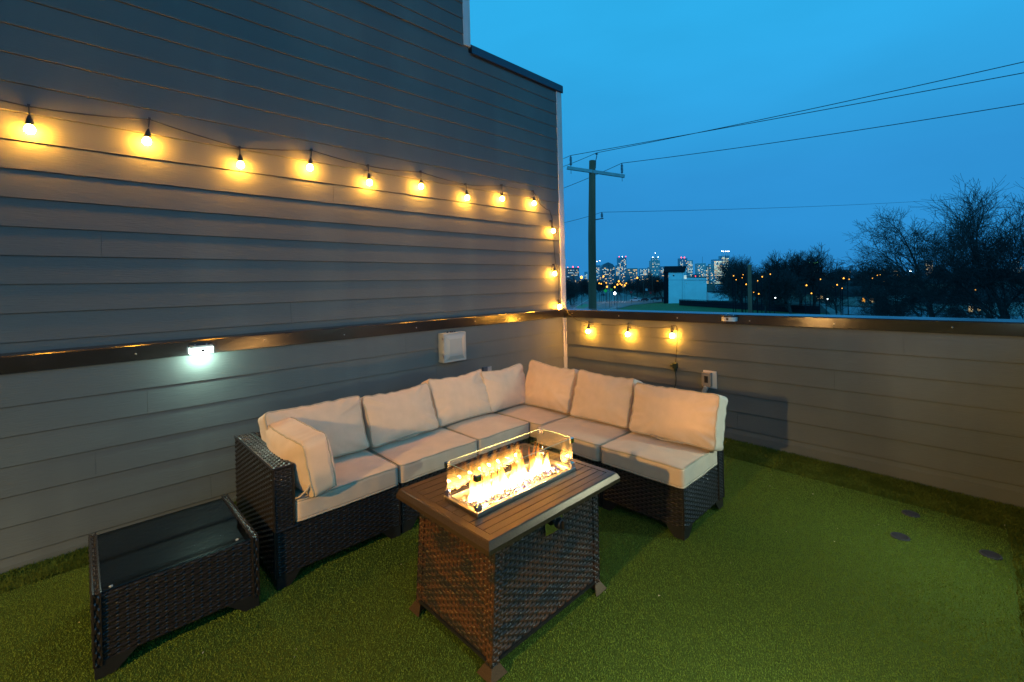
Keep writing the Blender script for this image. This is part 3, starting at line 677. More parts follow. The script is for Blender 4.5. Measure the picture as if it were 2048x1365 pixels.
# fire glass
mb=MB(); 
for k in range(1900):
    x=random.uniform(BX0+.028,BX1-.028); y=random.uniform(BY0+.028,BY1-.028)
    cen=1-abs((y-(BY0+BY1)/2)/.08)
    z=zt-.026+.020*max(0,cen)**.6+random.uniform(0,.008)
    s=random.uniform(.0035,.0065)
    R_=Matrix.Rotation(random.uniform(0,6.28),3,Vector((random.random()-.5,random.random()-.5,random.random()-.5)).normalized())
    bs=[(1,0,0),(-1,0,0),(0,1,0),(0,-1,0),(0,0,.8),(0,0,-.8)]
    mb.add([tuple(Vector((x,y,z))+R_@(Vector(p)*s*random.uniform(.7,1.2))) for p in bs],[(0,2,4),(2,1,4),(1,3,4),(3,0,4),(2,0,5),(1,2,5),(3,1,5),(0,3,5)],random.choice((0,0,0,1,1,2)))
fg=mb.build('fire_glass',[mat('cobalt_glass',(.012,.02,.14),.12,spec=.9),mat('smoky_glass',(.05,.045,.04),.1,spec=.9),mat('clear_chip_glass',(.45,.42,.38),.1,spec=.9)])
tag(fg,'bed of cobalt blue and clear glass chips filling the burner of the fire table','fire glass',kind='stuff')
# flames
FL_HI,FL_LO=150.0,1.6
def flame_mat():
    m=bpy.data.materials.new('gas_flame'); m.use_nodes=True; t=m.node_tree; t.nodes.clear()
    o=t.nodes.new('ShaderNodeOutputMaterial'); e=t.nodes.new('ShaderNodeEmission'); tr=t.nodes.new('ShaderNodeBsdfTransparent'); mx=t.nodes.new('ShaderNodeMixShader')
    co=t.nodes.new('ShaderNodeTexCoord'); sp=t.nodes.new('ShaderNodeSeparateXYZ'); t.links.new(co.outputs['Object'],sp.inputs[0])
    mr=t.nodes.new('ShaderNodeMapRange'); mr.inputs['From Min'].default_value=0; mr.inputs['From Max'].default_value=.155; t.links.new(sp.outputs['Z'],mr.inputs['Value'])
    n=t.nodes.new('ShaderNodeTexNoise'); n.inputs['Scale'].default_value=28; mpn=t.nodes.new('ShaderNodeMapping'); mpn.inputs['Scale'].default_value=(1,1,.35)
    t.links.new(co.outputs['Object'],mpn.inputs[0]); t.links.new(mpn.outputs[0],n.inputs['Vector'])
    ad=t.nodes.new('ShaderNodeMath'); ad.operation='MULTIPLY_ADD'; ad.inputs[1].default_value=.5; t.links.new(n.outputs['Fac'],ad.inputs[0]); t.links.new(mr.outputs[0],ad.inputs[2])
    r=t.nodes.new('ShaderNodeValToRGB'); el=r.color_ramp.elements; el[0].position=.2; el[0].color=(1,.50,.17,1); el[1].position=1.1 if False else 1; el[1].color=(.9,.22,.02,1); q=el.new(.6); q.color=(1,.42,.07,1)
    t.links.new(ad.outputs[0],r.inputs[0]); t.links.new(r.outputs[0],e.inputs[0])
    st=t.nodes.new('ShaderNodeMapRange'); st.inputs['From Min'].default_value=.2; st.inputs['From Max'].default_value=1.15; st.inputs['To Min'].default_value=FL_HI; st.inputs['To Max'].default_value=FL_LO
    st.inputs['To Min'].default_value=1; st.inputs['To Max'].default_value=0
    t.links.new(ad.outputs[0],st.inputs['Value']); p4=t.nodes.new('ShaderNodeMath'); p4.operation='POWER'; p4.inputs[1].default_value=4.2; t.links.new(st.outputs[0],p4.inputs[0])
    sm=t.nodes.new('ShaderNodeMath'); sm.operation='MULTIPLY_ADD'; sm.inputs[1].default_value=FL_HI; sm.inputs[2].default_value=FL_LO; t.links.new(p4.outputs[0],sm.inputs[0]); t.links.new(sm.outputs[0],e.inputs[1])
    # soft rim: facing-based density (thin gas)
    lw_=t.nodes.new('ShaderNodeLayerWeight'); lw_.inputs['Blend'].default_value=.35
    inv=t.nodes.new('ShaderNodeMath'); inv.operation='SUBTRACT'; inv.inputs[0].default_value=1; t.links.new(lw_.outputs['Facing'],inv.inputs[1])
    pw=t.nodes.new('ShaderNodeMath'); pw.operation='POWER'; pw.inputs[1].default_value=1.7; t.links.new(inv.outputs[0],pw.inputs[0])
    de=t.nodes.new('ShaderNodeMapRange'); de.inputs['From Min'].default_value=.25; de.inputs['From Max'].default_value=1.2; de.inputs['To Min'].default_value=.95; de.inputs['To Max'].default_value=.10
    t.links.new(ad.outputs[0],de.inputs['Value'])
    mu=t.nodes.new('ShaderNodeMath'); mu.operation='MULTIPLY'; t.links.new(pw.outputs[0],mu.inputs[0]); t.links.new(de.outputs[0],mu.inputs[1])
    t.links.new(mu.outputs[0],mx.inputs[0]); t.links.new(tr.outputs[0],mx.inputs[1]); t.links.new(e.outputs[0],mx.inputs[2]); t.links.new(mx.outputs[0],o.inputs[0])
    m.cycles.emission_sampling='FRONT_BACK'
    return m
FL_HI,FL_LO=FL_HI,FL_LO
mb=MB(); fr=random.Random(5)
fl0=Vector(((BX0+BX1)/2,(BY0+BY1)/2,zt-.012))
hs=[]
for k in range(38):
    u=k/37; x=BX0+.075+(BX1-BX0-.15)*u+fr.uniform(-.01,.01); y=(BY0+BY1)/2+.012+fr.uniform(-.018,.018)
    H_=fr.uniform(.05,.10)
    if k in (1,4,7,8,12,15,19,23,24,29,30,33,35): H_=fr.uniform(.11,.17)
    if k in (5,10,17,21,26,27): H_=.035
    R1=fr.uniform(.011,.021); ph=fr.uniform(0,6.28); lean_=fr.uniform(-.018,.018); ly=fr.uniform(-.012,.012)
    v=[];n=9;K=12
    for i in range(K+1):
        s_=i/K; rad=R1*(math.sin(min(1,s_*2.2+.28)*math.pi/2))*(1-s_**1.5)**.9+.0006
        cx_=lean_*s_*s_+.006*math.sin(ph+s_*7)*s_; cy_=ly*s_*s_+.004*math.sin(ph*1.7+s_*6)*s_
        for j in range(n):
            w=2*math.pi*j/n; v.append((x+cx_+rad*math.cos(w)*1.15,y+cy_+rad*.8*math.sin(w),zt-.012+H_*s_))
    f=[(i*n+j,i*n+(j+1)%n,(i+1)*n+(j+1)%n,(i+1)*n+j) for i in range(K) for j in range(n)]
    mb.add(v,f)
fl=mb.build('fire',flame_mat(),smooth=True,loc=tuple(fl0)); tag(fl,'row of bright yellow gas flames burning inside the glass guard','fire')
def point(name,loc,power,col,r,parent=None):
    l=bpy.data.lights.new(name,'POINT'); l.energy=power; l.color=col; l.shadow_soft_size=r
    o=bpy.data.objects.new(name,l); COL.objects.link(o)
    if parent is not None: o.parent=parent; o.location=Vector(loc)-wloc(parent)
    else: o.location=loc
    return o
P_FIRE=120
for k in range(8): point('fire_light',(BX0+.09+(BX1-BX0-.18)*k/7,(BY0+BY1)/2,zt+.019),P_FIRE/8,(1,.51,.15),.005,fl)
# ------------------------------------------------------------------ STRING LIGHTS
P_BULB=46
sg=thing('string_light',(-4.243,.03,2.3),'black string of glowing bulbs along the left wall, ending on the right parapet','string lights')
M_fil=emat('bulb_glow',(1,.41,.035),540,True)
left=[(-4.246,2.362,-4.243,2.24),(-3.756,2.411,-3.772,2.275),(-3.288,2.335,-3.289,2.217),(-2.819,2.407,-2.843,2.273),(-2.376,2.366,-2.381,2.228),(-1.882,2.395,-1.899,2.262),(-1.381,2.353,-1.388,2.224),(-.909,2.408,-.932,2.267),(-.440,2.407,-.454,2.272)]
def bulb(hook,bp):
    hook=Vector(hook); bp=Vector(bp)
    mb=MB(); d=(hook-bp).normalized()
    mb.tube([hook,hook+(bp-hook)*.35],.003,5)
    mb.lathe(tuple(bp+d*.022),[(-.003,.0175),(.002,.0185),(.012,.0155),(.03,.0125),(.04,.009),(.055,.004)],12,axis=d)
    s=mb.build('bulb_socket',M_cord,sg,smooth=False)
    mb=MB(); mb.lathe(tuple(bp+d*.024),[(0,.0105),(.008,.015),(.018,.0205),(.028,.0225),(.038,.0205),(.046,.014),(.050,.004)],14,axis=-d)
    mb.build('bulb',M_fil,s,smooth=True)
hooks=[]
for hx_,hz_,bx_,bz_ in left:
    bulb((hx_,.034,hz_),(bx_,.012,bz_)); hooks.append(Vector((hx_,.034,hz_)))
cn=[((-.150,.034,2.10),(-.146,.012,1.99)),((-.120,.034,1.60),(-.138,.012,1.50)),((-.060,.02,1.185),(-.074,.005,1.118))]
for h,b in cn: bulb(h,b)
rh=[((-.034,-.375,.948),(-.046,-.37,.852)),((-.034,-.868,.948),(-.046,-.865,.850)),((-.034,-1.335,.948),(-.046,-1.344,.866))]
for h,b in rh: bulb(h,b)
def sagc(a,b,s,n=10): return [Vector(a)+(Vector(b)-Vector(a))*i/n+Vector((0,0,-s*4*(i/n)*(1-i/n))) for i in range(n)]
path=[]; allh=[Vector((-5.2,.034,2.42)),Vector((-4.72,.034,2.43))]+hooks
for i in range(len(allh)-1): path+=sagc(allh[i],allh[i+1],(.0,.012,.010,.004,.006,.006,.010,.008,.010,.004)[min(i,9)])
path+=[hooks[-1],Vector((-.41,.03,2.37)),Vector((-.34,.03,2.28)),Vector((-.25,.03,2.235)),Vector((-.18,.03,2.22)),Vector((-.14,.03,2.14)),Vector((-.125,.03,2.0)),Vector((-.115,.03,1.8)),Vector((-.10,.03,1.62)),Vector((-.07,.02,1.55)),Vector((-.062,.02,1.42)),Vector((-.068,.02,1.28)),Vector((-.062,.02,1.19)),Vector((-.045,-.005,1.12)),Vector((-.02,-.04,1.095)),Vector((-.036,-.10,1.03)),Vector((-.036,-.22,.965)),Vector((-.034,-.375,.948))]
path+=sagc((-.034,-.375,.948),(-.034,-.868,.948),.018)+sagc((-.034,-.868,.948),(-.034,-1.335,.948),.022)+[Vector((-.034,-1.335,.948)),Vector((-.036,-1.36,.962)),Vector((-.036,-1.385,.955)),Vector((-.034,-1.392,.92)),Vector((-.034,-1.385,.80)),Vector((-.034,-1.372,.66)),Vector((-.034,-1.366,.612))]
mb=MB(); mb.tube(path,.0034,6); mb.build('cable',M_cord,sg,smooth=True)
for h in hooks+[Vector(a) for a,b in cn+rh]: 
    y_=min(.0575,h.y+.02) if h.y>0 else h.y
    mb=MB(); mb.box((h.x-.006,h.y-.004,h.z-.002),(h.x+.006,y_+.004,h.z+.012),bev=.001); mb.build('clip',M_cord,sg)
# adapter plug at the end of the string and the green extension cord
pg=thing('plug_adapter',(-.036,-1.356,.57),'dark green plug adapter hanging at the end of the string lights on the right parapet','plug adapter')
mb=MB(); mb.box((-.052,-1.382,.555),(-.014,-1.338,.607),bev=.004); mb.box((-.050,-1.338,.568),(-.020,-1.312,.59),bev=.004); mb.box((-.047,-1.37,.526),(-.02,-1.35,.555),bev=.003); mb.build('body',M_cordg,pg)
mb=MB(); mb.tube([(-.034,-1.36,.53),(-.034,-1.366,.46),(-.034,-1.36,.40),(-.034,-1.335,.34),(-.04,-1.325,.26),(-.06,-1.33,.1),(-.08,-1.35,.02)],.004,6); mb.build('cord',M_cordg,pg,smooth=True)

# ------------------------------------------------------------------ WALL FITTINGS
bx=thing('electrical_box',(-1.65,-.05,.84),'cream metal box with a pyramid shaped door on the left parapet','electrical box')
mb=MB(); mb.box((-1.775,-.085,.705),(-1.525,-.0095,.965),bev=.003); mb.build('enclosure',M_white,bx)
mb=MB(); x0,x1,z0,z1=-1.772,-1.528,.708,.962; y=-.0852
v=[(x0,y,z0),(x1,y,z0),(x1,y,z1),(x0,y,z1),(x0,y-.008,z0),(x1,y-.008,z0),(x1,y-.008,z1),(x0,y-.008,z1)]
ins=[(.016,.008),(.052,.022)]
for d_,h_ in ins: v+=[(x0+d_,y-h_,z0+d_),(x1-d_,y-h_,z0+d_),(x1-d_,y-h_,z1-d_),(x0+d_,y-h_,z1-d_)]
f=[(3,2,1,0),(12,13,14,15)]
for k in range(3):
    for i in range(4): f.append((k*4+i,k*4+(i+1)%4,k*4+4+(i+1)%4,k*4+4+i))
mb.add(v,f); dr=mb.build('door',M_white,bx)
mb=MB(); mb.box((-1.66,-.109,.742),(-1.645,-.1075,.75)); mb.build('badge',M_greybox,dr)
mb=MB()
for z in (.75,.90): mb.box((-1.7782,-.094,z),(-1.7725,-.080,z+.03),bev=.001)
mb.build('hinge',M_steel,bx)
mb=MB(); 
for q in (-1.70,-1.665,-1.645,-1.62): mb.lathe((q,-.05,.965),[(0,.008),(.006,.007),(.012,.003)],8)
mb.build('conduit_cap',M_black,bx)
# outlets
def outlet_right():
    t=thing('outlet',(-.01,-1.67,.49),'weatherproof outlet with its cover flipped open on the right parapet behind the sofa end','outlet')
    mb=MB(); mb.box((-.018,-1.735,.412),(-.0095,-1.617,.567),bev=.0015); mb.build('back_plate',M_trim,t)
    mb=MB(); mb.box((-.060,-1.700,.430),(-.0182,-1.619,.553),bev=.004); c_=mb.build('cover',mat('taupe_plastic',(.26,.22,.18),.5,noise=(9,.06)),t)
    mb=MB(); mb.box((-.0625,-1.676,.465),(-.0605,-1.644,.525),bev=.0005); mb.build('window',M_black,c_)
    t2=thing('plug',(-.05,-1.66,.40),'white plug with its short cord pushed into the outlet on the right parapet','plug')
    M=T((-.062,-1.652,.412))@Matrix.Rotation(math.radians(25),4,'X')
    mb=MB(); mb.box((-.014,-.020,-.040),(.014,.016,.022),bev=.004,M=M); mb.box((-.010,-.012,-.056),(.010,.010,-.038),bev=.003,M=M); mb.build('body',M_white,t2)
    mb=MB(); mb.tube([(-.062,-1.667,.362),(-.062,-1.69,.348),(-.060,-1.718,.342),(-.058,-1.722,.30),(-.06,-1.722,.12)],[.008,.009,.007,.0045,.0045],6); mb.build('cord',M_white,t2,smooth=True)
outlet_right()
t=thing('outlet',(-1.22,-.01,.54),'small dark weatherproof outlet on the left parapet just above the cushions near the corner','outlet')
mb=MB(); mb.box((-1.278,-.040,.49),(-1.225,-.0095,.59),bev=.003); mb.build('cover',mat('slate_plastic',(.05,.07,.10),.45,noise=(9,.06)),t)
mb=MB(); mb.box((-1.222,-.020,.49),(-1.158,-.0095,.585),bev=.002); mb.build('receptacle_plate',M_greybox,t)
# solar lights on the caps
M_solar=mat('solar_panel',(.02,.03,.06),.2,spec=.7,noise=(60,.2)); M_lens=mat('frosted_lens',(.60,.60,.55),.35,noise=(9,.04))
M_lensl=emat('lit_lens',(.72,1,.92),16)
def solar(label,P,U,N,lit,power=0,colr=(.72,1,.88),down=1,ang=150,side=0):
    P=Vector(P);U=Vector(U);N=Vector(N); Z=Vector((0,0,1))
    t=thing('solar_light',tuple(P),label,'solar light','solar deck lights screwed to the parapet caps')
    B=Matrix(((U.x,N.x,0,P.x),(U.y,N.y,0,P.y),(0,0,1,P.z),(0,0,0,1)))
    def pr_(poly,a,b,m,nm,par,ml=0):
        mb=MB(); mb.prism([tuple(B@Vector((x,y,a))) for x,y in poly],(0,0,b-a)); return mb.build(nm,m,par)
    arc=[(-.060,.0),(.060,.0)]+[(.060*math.cos(q),.030+.036*math.sin(q)) for q in [math.radians(v_) for v_ in (0,20,40,60,80,100,120,140,160,180)]]
    hs_=pr_([(x*.97,y*.9) for x,y in arc],.030,.044,M_black if not lit else M_greybox,'housing',t)
    pr_([(-.045,.004),(.045,.004),(.045,.040),(-.045,.040)],.0442,.0455,M_solar,'solar_panel',hs_)
    pr_(arc,-.004,.0295,M_lensl if lit else M_lens,'lens',t)
    pr_([(-.012,.064),(.012,.064),(.008,.0665),(-.008,.0665)],.006,.024,M_black,'sensor',t)
    mb=MB()
    for q in (-.03,.03): mb.lathe(tuple(B@Vector((q,.006,.0445))),[(0,.004),(.004,.003)],8)
    mb.build('screw',M_steel,t)
    if lit:
        l=bpy.data.lights.new('led_light','SPOT'); l.energy=power; l.color=colr; l.shadow_soft_size=.03; l.spot_size=math.radians(ang); l.spot_blend=1
        o=bpy.data.objects.new('led_light',l); COL.objects.link(o); o.parent=t; o.location=tuple(N*.085+Vector((0,0,.0)))
        d=(N*.75+U*side+Vector((0,0,-down))); o.rotation_euler=d.to_track_quat('-Z','Y').to_euler()
        l2=point('led_glow',tuple(P+N*.05+Vector((0,0,-.025))),power*(.75 if power<6 else .02),(.62,1,.86),.02,t)
    return t
P_SOL=60.0
solar('glowing white solar light screwed under the metal cap of the left parapet',(-3.54,-.030,1.012),(1,0,0),(0,-1,0),True,5.5)
solar('unlit solar light with a small dark panel on the cap of the right parapet',(-.031,-1.868,1.028),(0,-1,0),(-1,0,0),False)
solar('lit solar light on the cap of the near parapet, right of the viewer',(-1.04,-3.69,1.02),(-1,0,0),(0,1,0),True,P_SOL,(.72,1,.88),.7,130,.45)
solar('lit solar light on the cap of the near parapet, just behind the viewer',(-3.2,-3.69,1.02),(-1,0,0),(0,1,0),True,125,(.84,1,.84),2.6,108,-.22)
solar('lit solar light on the cap of the near parapet, far left of the viewer',(-5.4,-3.69,1.02),(-1,0,0),(0,1,0),True,7)
# unseen house side of the deck, raised to shade the right parapet, with porch lamp
hw=thing('deck_house',(-7.2,-1.9,0),'unseen tall sided house wall with a door at the far left end of the deck','house')
mb=MB(); siding(mb,(-7.0,.06,0),(0,-1,0),(1,0,0),3.8,[5.8]+[ZC-.1599+E_*k for k in range(32,-6,-1)],{2:[1.1],5:[2.3],8:[.9],11:[2.9]}); mb.box((-9,-3.9,0),(-7.002,.06,5.85)); mb.build('wall',M_siding,hw)
mb=MB(); mb.box((-6.985,-2.0,.02),(-6.95,-1.1,2.05),bev=.004); dd_=mb.build('door',M_white,hw)
mb=MB(); mb.lathe((-6.95,-1.9,1.0),[(0,.02),(.03,.02),(.05,.03),(.07,.01)],12,axis=(1,0,0)); mb.build('handle',M_steel,dd_)
pl_=thing('porch_lamp',(-6.94,-2.45,1.95),'warm porch lamp on the house wall beside the deck door','wall lamp')
mb=MB(); mb.box((-6.985,-2.50,1.88),(-6.96,-2.40,2.06),bev=.004); mb.lathe((-6.90,-2.45,1.82),[(0,.05),(.01,.055),(.012,.04)],12); mb.lathe((-6.90,-2.45,2.04),[(0,.06),(.02,.05),(.05,.01)],12); mb.box((-6.965,-2.455,2.05),(-6.895,-2.445,2.06)); mb.build('bracket',M_black,pl_)
mb=MB(); mb.lathe((-6.90,-2.45,1.84),[(0,.035),(.06,.045),(.16,.045),(.19,.03)],14); mb.build('shade',emat('porch_glow',(1,.72,.4),9),pl_,smooth=True)
l_=bpy.data.lights.new('porch_light','SPOT'); l_.energy=700; l_.color=(1,.60,.14); l_.shadow_soft_size=.05; l_.spot_size=math.radians(132); l_.spot_blend=1
o_l=bpy.data.objects.new('porch_light',l_); COL.objects.link(o_l); o_l.parent=pl_; o_l.location=(.22,0,-.16); o_l.rotation_euler=Vector((.80,-.05,-1)).to_track_quat('-Z','Y').to_euler()
# ------------------------------------------------------------------ GROUND OUTSIDE
def sheet(name,poly,z,m,kind='structure'):
    mb=MB(); mb.add([(p[0],p[1],z) for p in poly],[tuple(range(len(poly)))]); return tag(mb.build(name,m),kind=kind)
M_ground=mat('winter_ground',(.035,.045,.025),.95,noise=(.05,.4),vary=(.02,(.05,.045,.035)))
M_grass=mat('lawn',(.06,.16,.04),.9,noise=(.4,.3),bump=(6,.5,.05)); M_road=mat('asphalt',(.24,.22,.21),.8,noise=(.3,.15),bump=(20,.3,.01))
M_paint=mat('road_paint',(.55,.55,.52),.7,noise=(2,.15)); M_bike=mat('green_lane_paint',(.03,.28,.14),.7,noise=(2,.15)); M_conc=mat('concrete',(.25,.25,.24),.85,noise=(1,.12))
mb=MB(); g=60; xs=[-7000+14000*i/g for i in range(g+1)]
mb.add([(x,y,GZ) for y in xs for x in xs],[(j*(g+1)+i,j*(g+1)+i+1,(j+1)*(g+1)+i+1,(j+1)*(g+1)+i) for j in range(g) for i in range(g)])
tag(mb.build('ground',M_ground),kind='structure')
def gp(l): return [gpt(*p) for p in l]
road=gp([(1085,690),(1150,660),(1225,621),(1262,611),(1330,604),(1420,601),(1420,598),(1330,599),(1285,597),(1262,591),(1225,582),(1205,576.5),(1198,575.2),(1180,575.2),(1170,578),(1150,588),(1125,592),(1050,597),(1000,640)])
sheet('road',road,GZ+.004,M_road)
sheet('lawn',gp([(1216,628),(1240,617.5),(1268,610.5),(1335,604.5),(1420,604),(1660,629),(1720,660),(1500,720),(1180,690)]),GZ+.008,M_grass)
mb=MB(); P_=gp([(1213,628),(1237,617),(1266,610),(1333,604.2)])
for a,b in zip(P_[:-1],P_[1:]): mb.tube([(a.x,a.y,GZ+.06),(b.x,b.y,GZ+.06)],.14,4)
tag(mb.build('kerb',M_conc),kind='structure')
sheet('driveway',gp([(1640,608),(1652,608),(1700,636),(1668,636)]),GZ+.012,M_conc)
mb=MB()
def stripe(a,b,w,mm=mb):
    a=gpt(*a);b=gpt(*b); d=(b-a).normalized(); n=Vector((-d.y,d.x,0))*w/2
    mm.add([tuple(v+Vector((0,0,.008))) for v in (a-n,b-n,b+n,a+n)],[(0,1,2,3)])
for a,b in (((1200,624),(1240,612)),((1140,622),(1165,606)),((1165,606),(1190,592)),((1150,600),(1175,588)),((1222,600),(1262,604)),((1205,606),(1216,600)),((1196,610),(1215,604.5)),((1193,600),(1212,596)),((1212,596),(1235,597)),((1180,596),(1189,590))): stripe(a,b,.35)
for k in range(6): stripe((1226+k*5,600+k*.5),(1222+k*5.4,603+k*.6),.5)
tag(mb.build('road_markings',M_paint),kind='structure')
sheet('cycle_lane',gp([(1160,622),(1152,614),(1170,608),(1180,611)]),GZ+.0085,M_bike)

# ------------------------------------------------------------------ UTILITY POLE
M_wood=mat('creosoted_wood',(.26,.09,.045),.85,noise=(3,.35,(1,1,.1)),bump=(9,.5,.01,(1,1,.06))); M_arm=mat('weathered_arm',(.42,.43,.42),.6,noise=(4,.15)); M_ins=mat('grey_porcelain',(.18,.2,.24),.25,noise=(9,.1)); M_wire=mat('wire',(.012,.013,.016),.5,noise=(3,.1))
D=18.0; pt_=at(1184.6,322,D); pb_=at(1183.2,617,D)
px_,py_=pb_.x,pb_.y
pole=thing('utility_pole',(px_,py_,GZ),'tall wooden utility pole with a grey crossarm and three wires, just beyond the parapet','utility pole')
mb=MB(); mb.tube([(px_,py_,GZ),(px_,py_,-2),(px_+(pt_.x-pb_.x)*.5,py_+(pt_.y-pb_.y)*.5,(pt_.z+pb_.z)/2),tuple(pt_)],[.19,.165,.15,.125],14); mb.build('pole',M_wood,pole,smooth=True)
a=at(1134,336,D-.17); b=at(1249,353,D+.03); d=(b-a).normalized(); n=Vector((-d.y,d.x,0)).normalized()
def beam(mb,a,b,w,h):
    a=Vector(a);b=Vector(b);d=(b-a).normalized(); s=Vector((-d.y,d.x,0)).normalized()*w/2; u=d.cross(s).normalized()*h/2
    v=[p+q for p in (a,b) for q in (-s-u,s-u,s+u,-s+u)]; mb.add([tuple(p) for p in v],[(3,2,1,0),(4,5,6,7),(0,1,5,4),(1,2,6,5),(2,3,7,6),(3,0,4,7)])
mb=MB(); beam(mb,a,b,.09,.12); mb.build('crossarm',M_arm,pole)
def insul(base,h=.42,n=6,up=Vector((0,0,1))):
    mb=MB(); prof=[(0,.018),(.05,.018)]
    for k in range(n): z=.07+k*(h-.12)/n; prof+=[(z,.03),(z+.015,.062),(z+.03,.03)]
    prof+=[(h-.03,.03),(h,.02)]
    mb.lathe(base,prof,10,axis=up); return mb.build('insulator',M_ins,pole)
i1=a+d*.16+Vector((0,0,.06)); i2=b-d*.10+Vector((0,0,.06)); insul(i1,.44); insul(i2,.44)
mb=MB(); mb.tube([i1-Vector((0,0,.28)),i1],.012,5); mb.tube([i2-Vector((0,0,.28)),i2],.012,5); mb.build('pin',M_ins,pole)
i3=at(1193.5,313,D-.1)
mb=MB(); mb.tube([tuple(pt_+Vector((0,0,-.3))+RT*.12),tuple(pt_+RT*.14+Vector((0,0,.02))),tuple(i3)],.018,6); mb.build('bracket',M_ins,pole); insul(i3,.14,2)
b1=at(1185,441,D); b2=at(1207,437,D-.1)
mb=MB(); mb.tube([tuple(b1),tuple(b2)],.022,6); mb.build('bracket',M_ins,pole); i4=at(1204,438,D-.1); insul(i4,.26,3)
# wires run along the street
def wire(label,p0,p1,sagm,r,p2=None):
    mb=MB(); pts=[]; n=40
    for i in range(n+1):
        t=i/n; pts.append(p0+(p1-p0)*t-Vector((0,0,4*sagm*t*(1-t))))
    if p2 is not None:
        bk=[p2+(p0-p2)*i/14-Vector((0,0,4*sagm*.4*(i/14)*(1-i/14))) for i in range(14)]; pts=bk+pts
    mb.tube(pts,r,5); tag(mb.build('power_line',M_wire,smooth=True),label,'power line','overhead wires on the utility pole')
t1=i1+Vector((0,0,.45)); t2=i2+Vector((0,0,.45)); t3=i3+Vector((0,0,.14)); t4=i4+Vector((0,0,.26))
wire('middle overhead wire of the upper three, from the left insulator of the crossarm',t1,at(2560,50,9.5),.03,.011,at(1096,330,23))
wire('topmost overhead wire, from the insulator on the pole top',t3,at(2560,6,9.3),.10,.011,at(1090,346,22))
wire('third overhead wire down, from the right insulator of the crossarm',t2,at(2560,121,9.6),.12,.011,at(1096,388,22))
wire('thin lower overhead wire from the side bracket of the pole to the big tree',t4,at(1935,397,30),.12,.008,at(1096,452,21))
# second pole far right
q=gpt(1496,660); q=at(1497,566,40)
sp_=thing('utility_pole',(q.x,q.y,GZ),'shorter bare wooden pole standing on the lawn beyond the parapet, right of the white building','utility pole')
tp=at(1499,530,40)
mb=MB(); mb.tube([(q.x,q.y,GZ),(tp.x,tp.y,tp.z)],[.20,.15],10); mb.build('pole',M_wood,sp_,smooth=True)
mb=MB(); mb.lathe((tp.x,tp.y,tp.z),[(0,.15),(.05,.13),(.08,.02)],10); mb.build('cap',M_ins,sp_)

# ------------------------------------------------------------------ BUILDINGS NEARBY
def frame_at(px,d):
    """ground point at pixel column px, forward distance d"""
    p=at(px,PY0,d); return Vector((p.x,p.y,GZ))
def ubox(mb,base,w,dp,h,z0=0,m=0,ux=None,off=0):
    """box whose front face is centred on base, facing the camera side; ux=width axis"""
    u=ux or R0; v=Vector((-u.y,u.x,0)); 
    if v.dot(FW)<0: v=-v
    o=base+u*off; q=[o-u*w/2,o+u*w/2,o+u*w/2+v*dp,o-u*w/2+v*dp]
    mb.prism([(p.x,p.y,base.z+z0) for p in q],(0,0,h),m)
M_wbl=mat('white_render',(.9,.9,.88),.8,noise=(.4,.05)); M_dark=mat('black_cladding',(.012,.013,.018),.9,spec=.1,noise=(2,.2,(6,6,.2))); M_roof=mat('dark_roofing',(.035,.035,.04),.7,noise=(2,.2)); M_metalroof=mat('metal_roof',(.35,.37,.4),.35,metal=.7,noise=(2,.1))
M_lit=emat('lit_window_warm',(1,.72,.35),1.5); M_litw=emat('lit_window_cool',(.62,.95,1),1.0); M_or=emat('sodium_lamp',(1,.40,.045),5.5); M_or2=emat('sodium_lamp_far',(1,.42,.05),3.2); M_red=emat('red_beacon',(1,.04,.05),9); M_whl=emat('white_lamp',(.9,.97,1),12); M_grn=emat('green_sign_light',(.25,1,.35),3)
DB=196
s_=DB/FPX
B0=frame_at(1337,DB)
wb=thing('white_building',tuple(B0),'white rendered modern building with a black slanted roof block, across the lawn','building')
ux=R0; dv=Vector((B0.x-CAMP.x,B0.y-CAMP.y,0)).normalized()
def P3(px,zpx,dd=0,d=DB):  # point on facade plane at column px, height from image row
    p=at(px,zpx,d); return p+dv*dd
def wallprism(name,pxs,m,depth,parent,d=DB,dd=0):
    mb=MB(); poly=[P3(x,y,dd,d) for x,y in pxs]; mb.prism([tuple(p) for p in poly],tuple(dv*depth)); return mb.build(name,m,parent)
gy=lambda px:PY0-.0243*(px-PX0)+9.475*FPX/DB+.5
wallprism('main_wall',[(1337,gy(1337)),(1368.3,gy(1368)),(1368.3,545),(1337,544.5)],M_wbl,18,wb)
wallprism('side_wing',[(1368.5,gy(1368)),(1413.5,gy(1413)),(1413.5,555.5),(1368.5,555)],M_wbl,16,wb,dd=.15)
wallprism('roof_cap',[(1368.6,555),(1414,555.5),(1414,554.2),(1368.6,553.7)],M_roof,16.4,wb,dd=-.15)
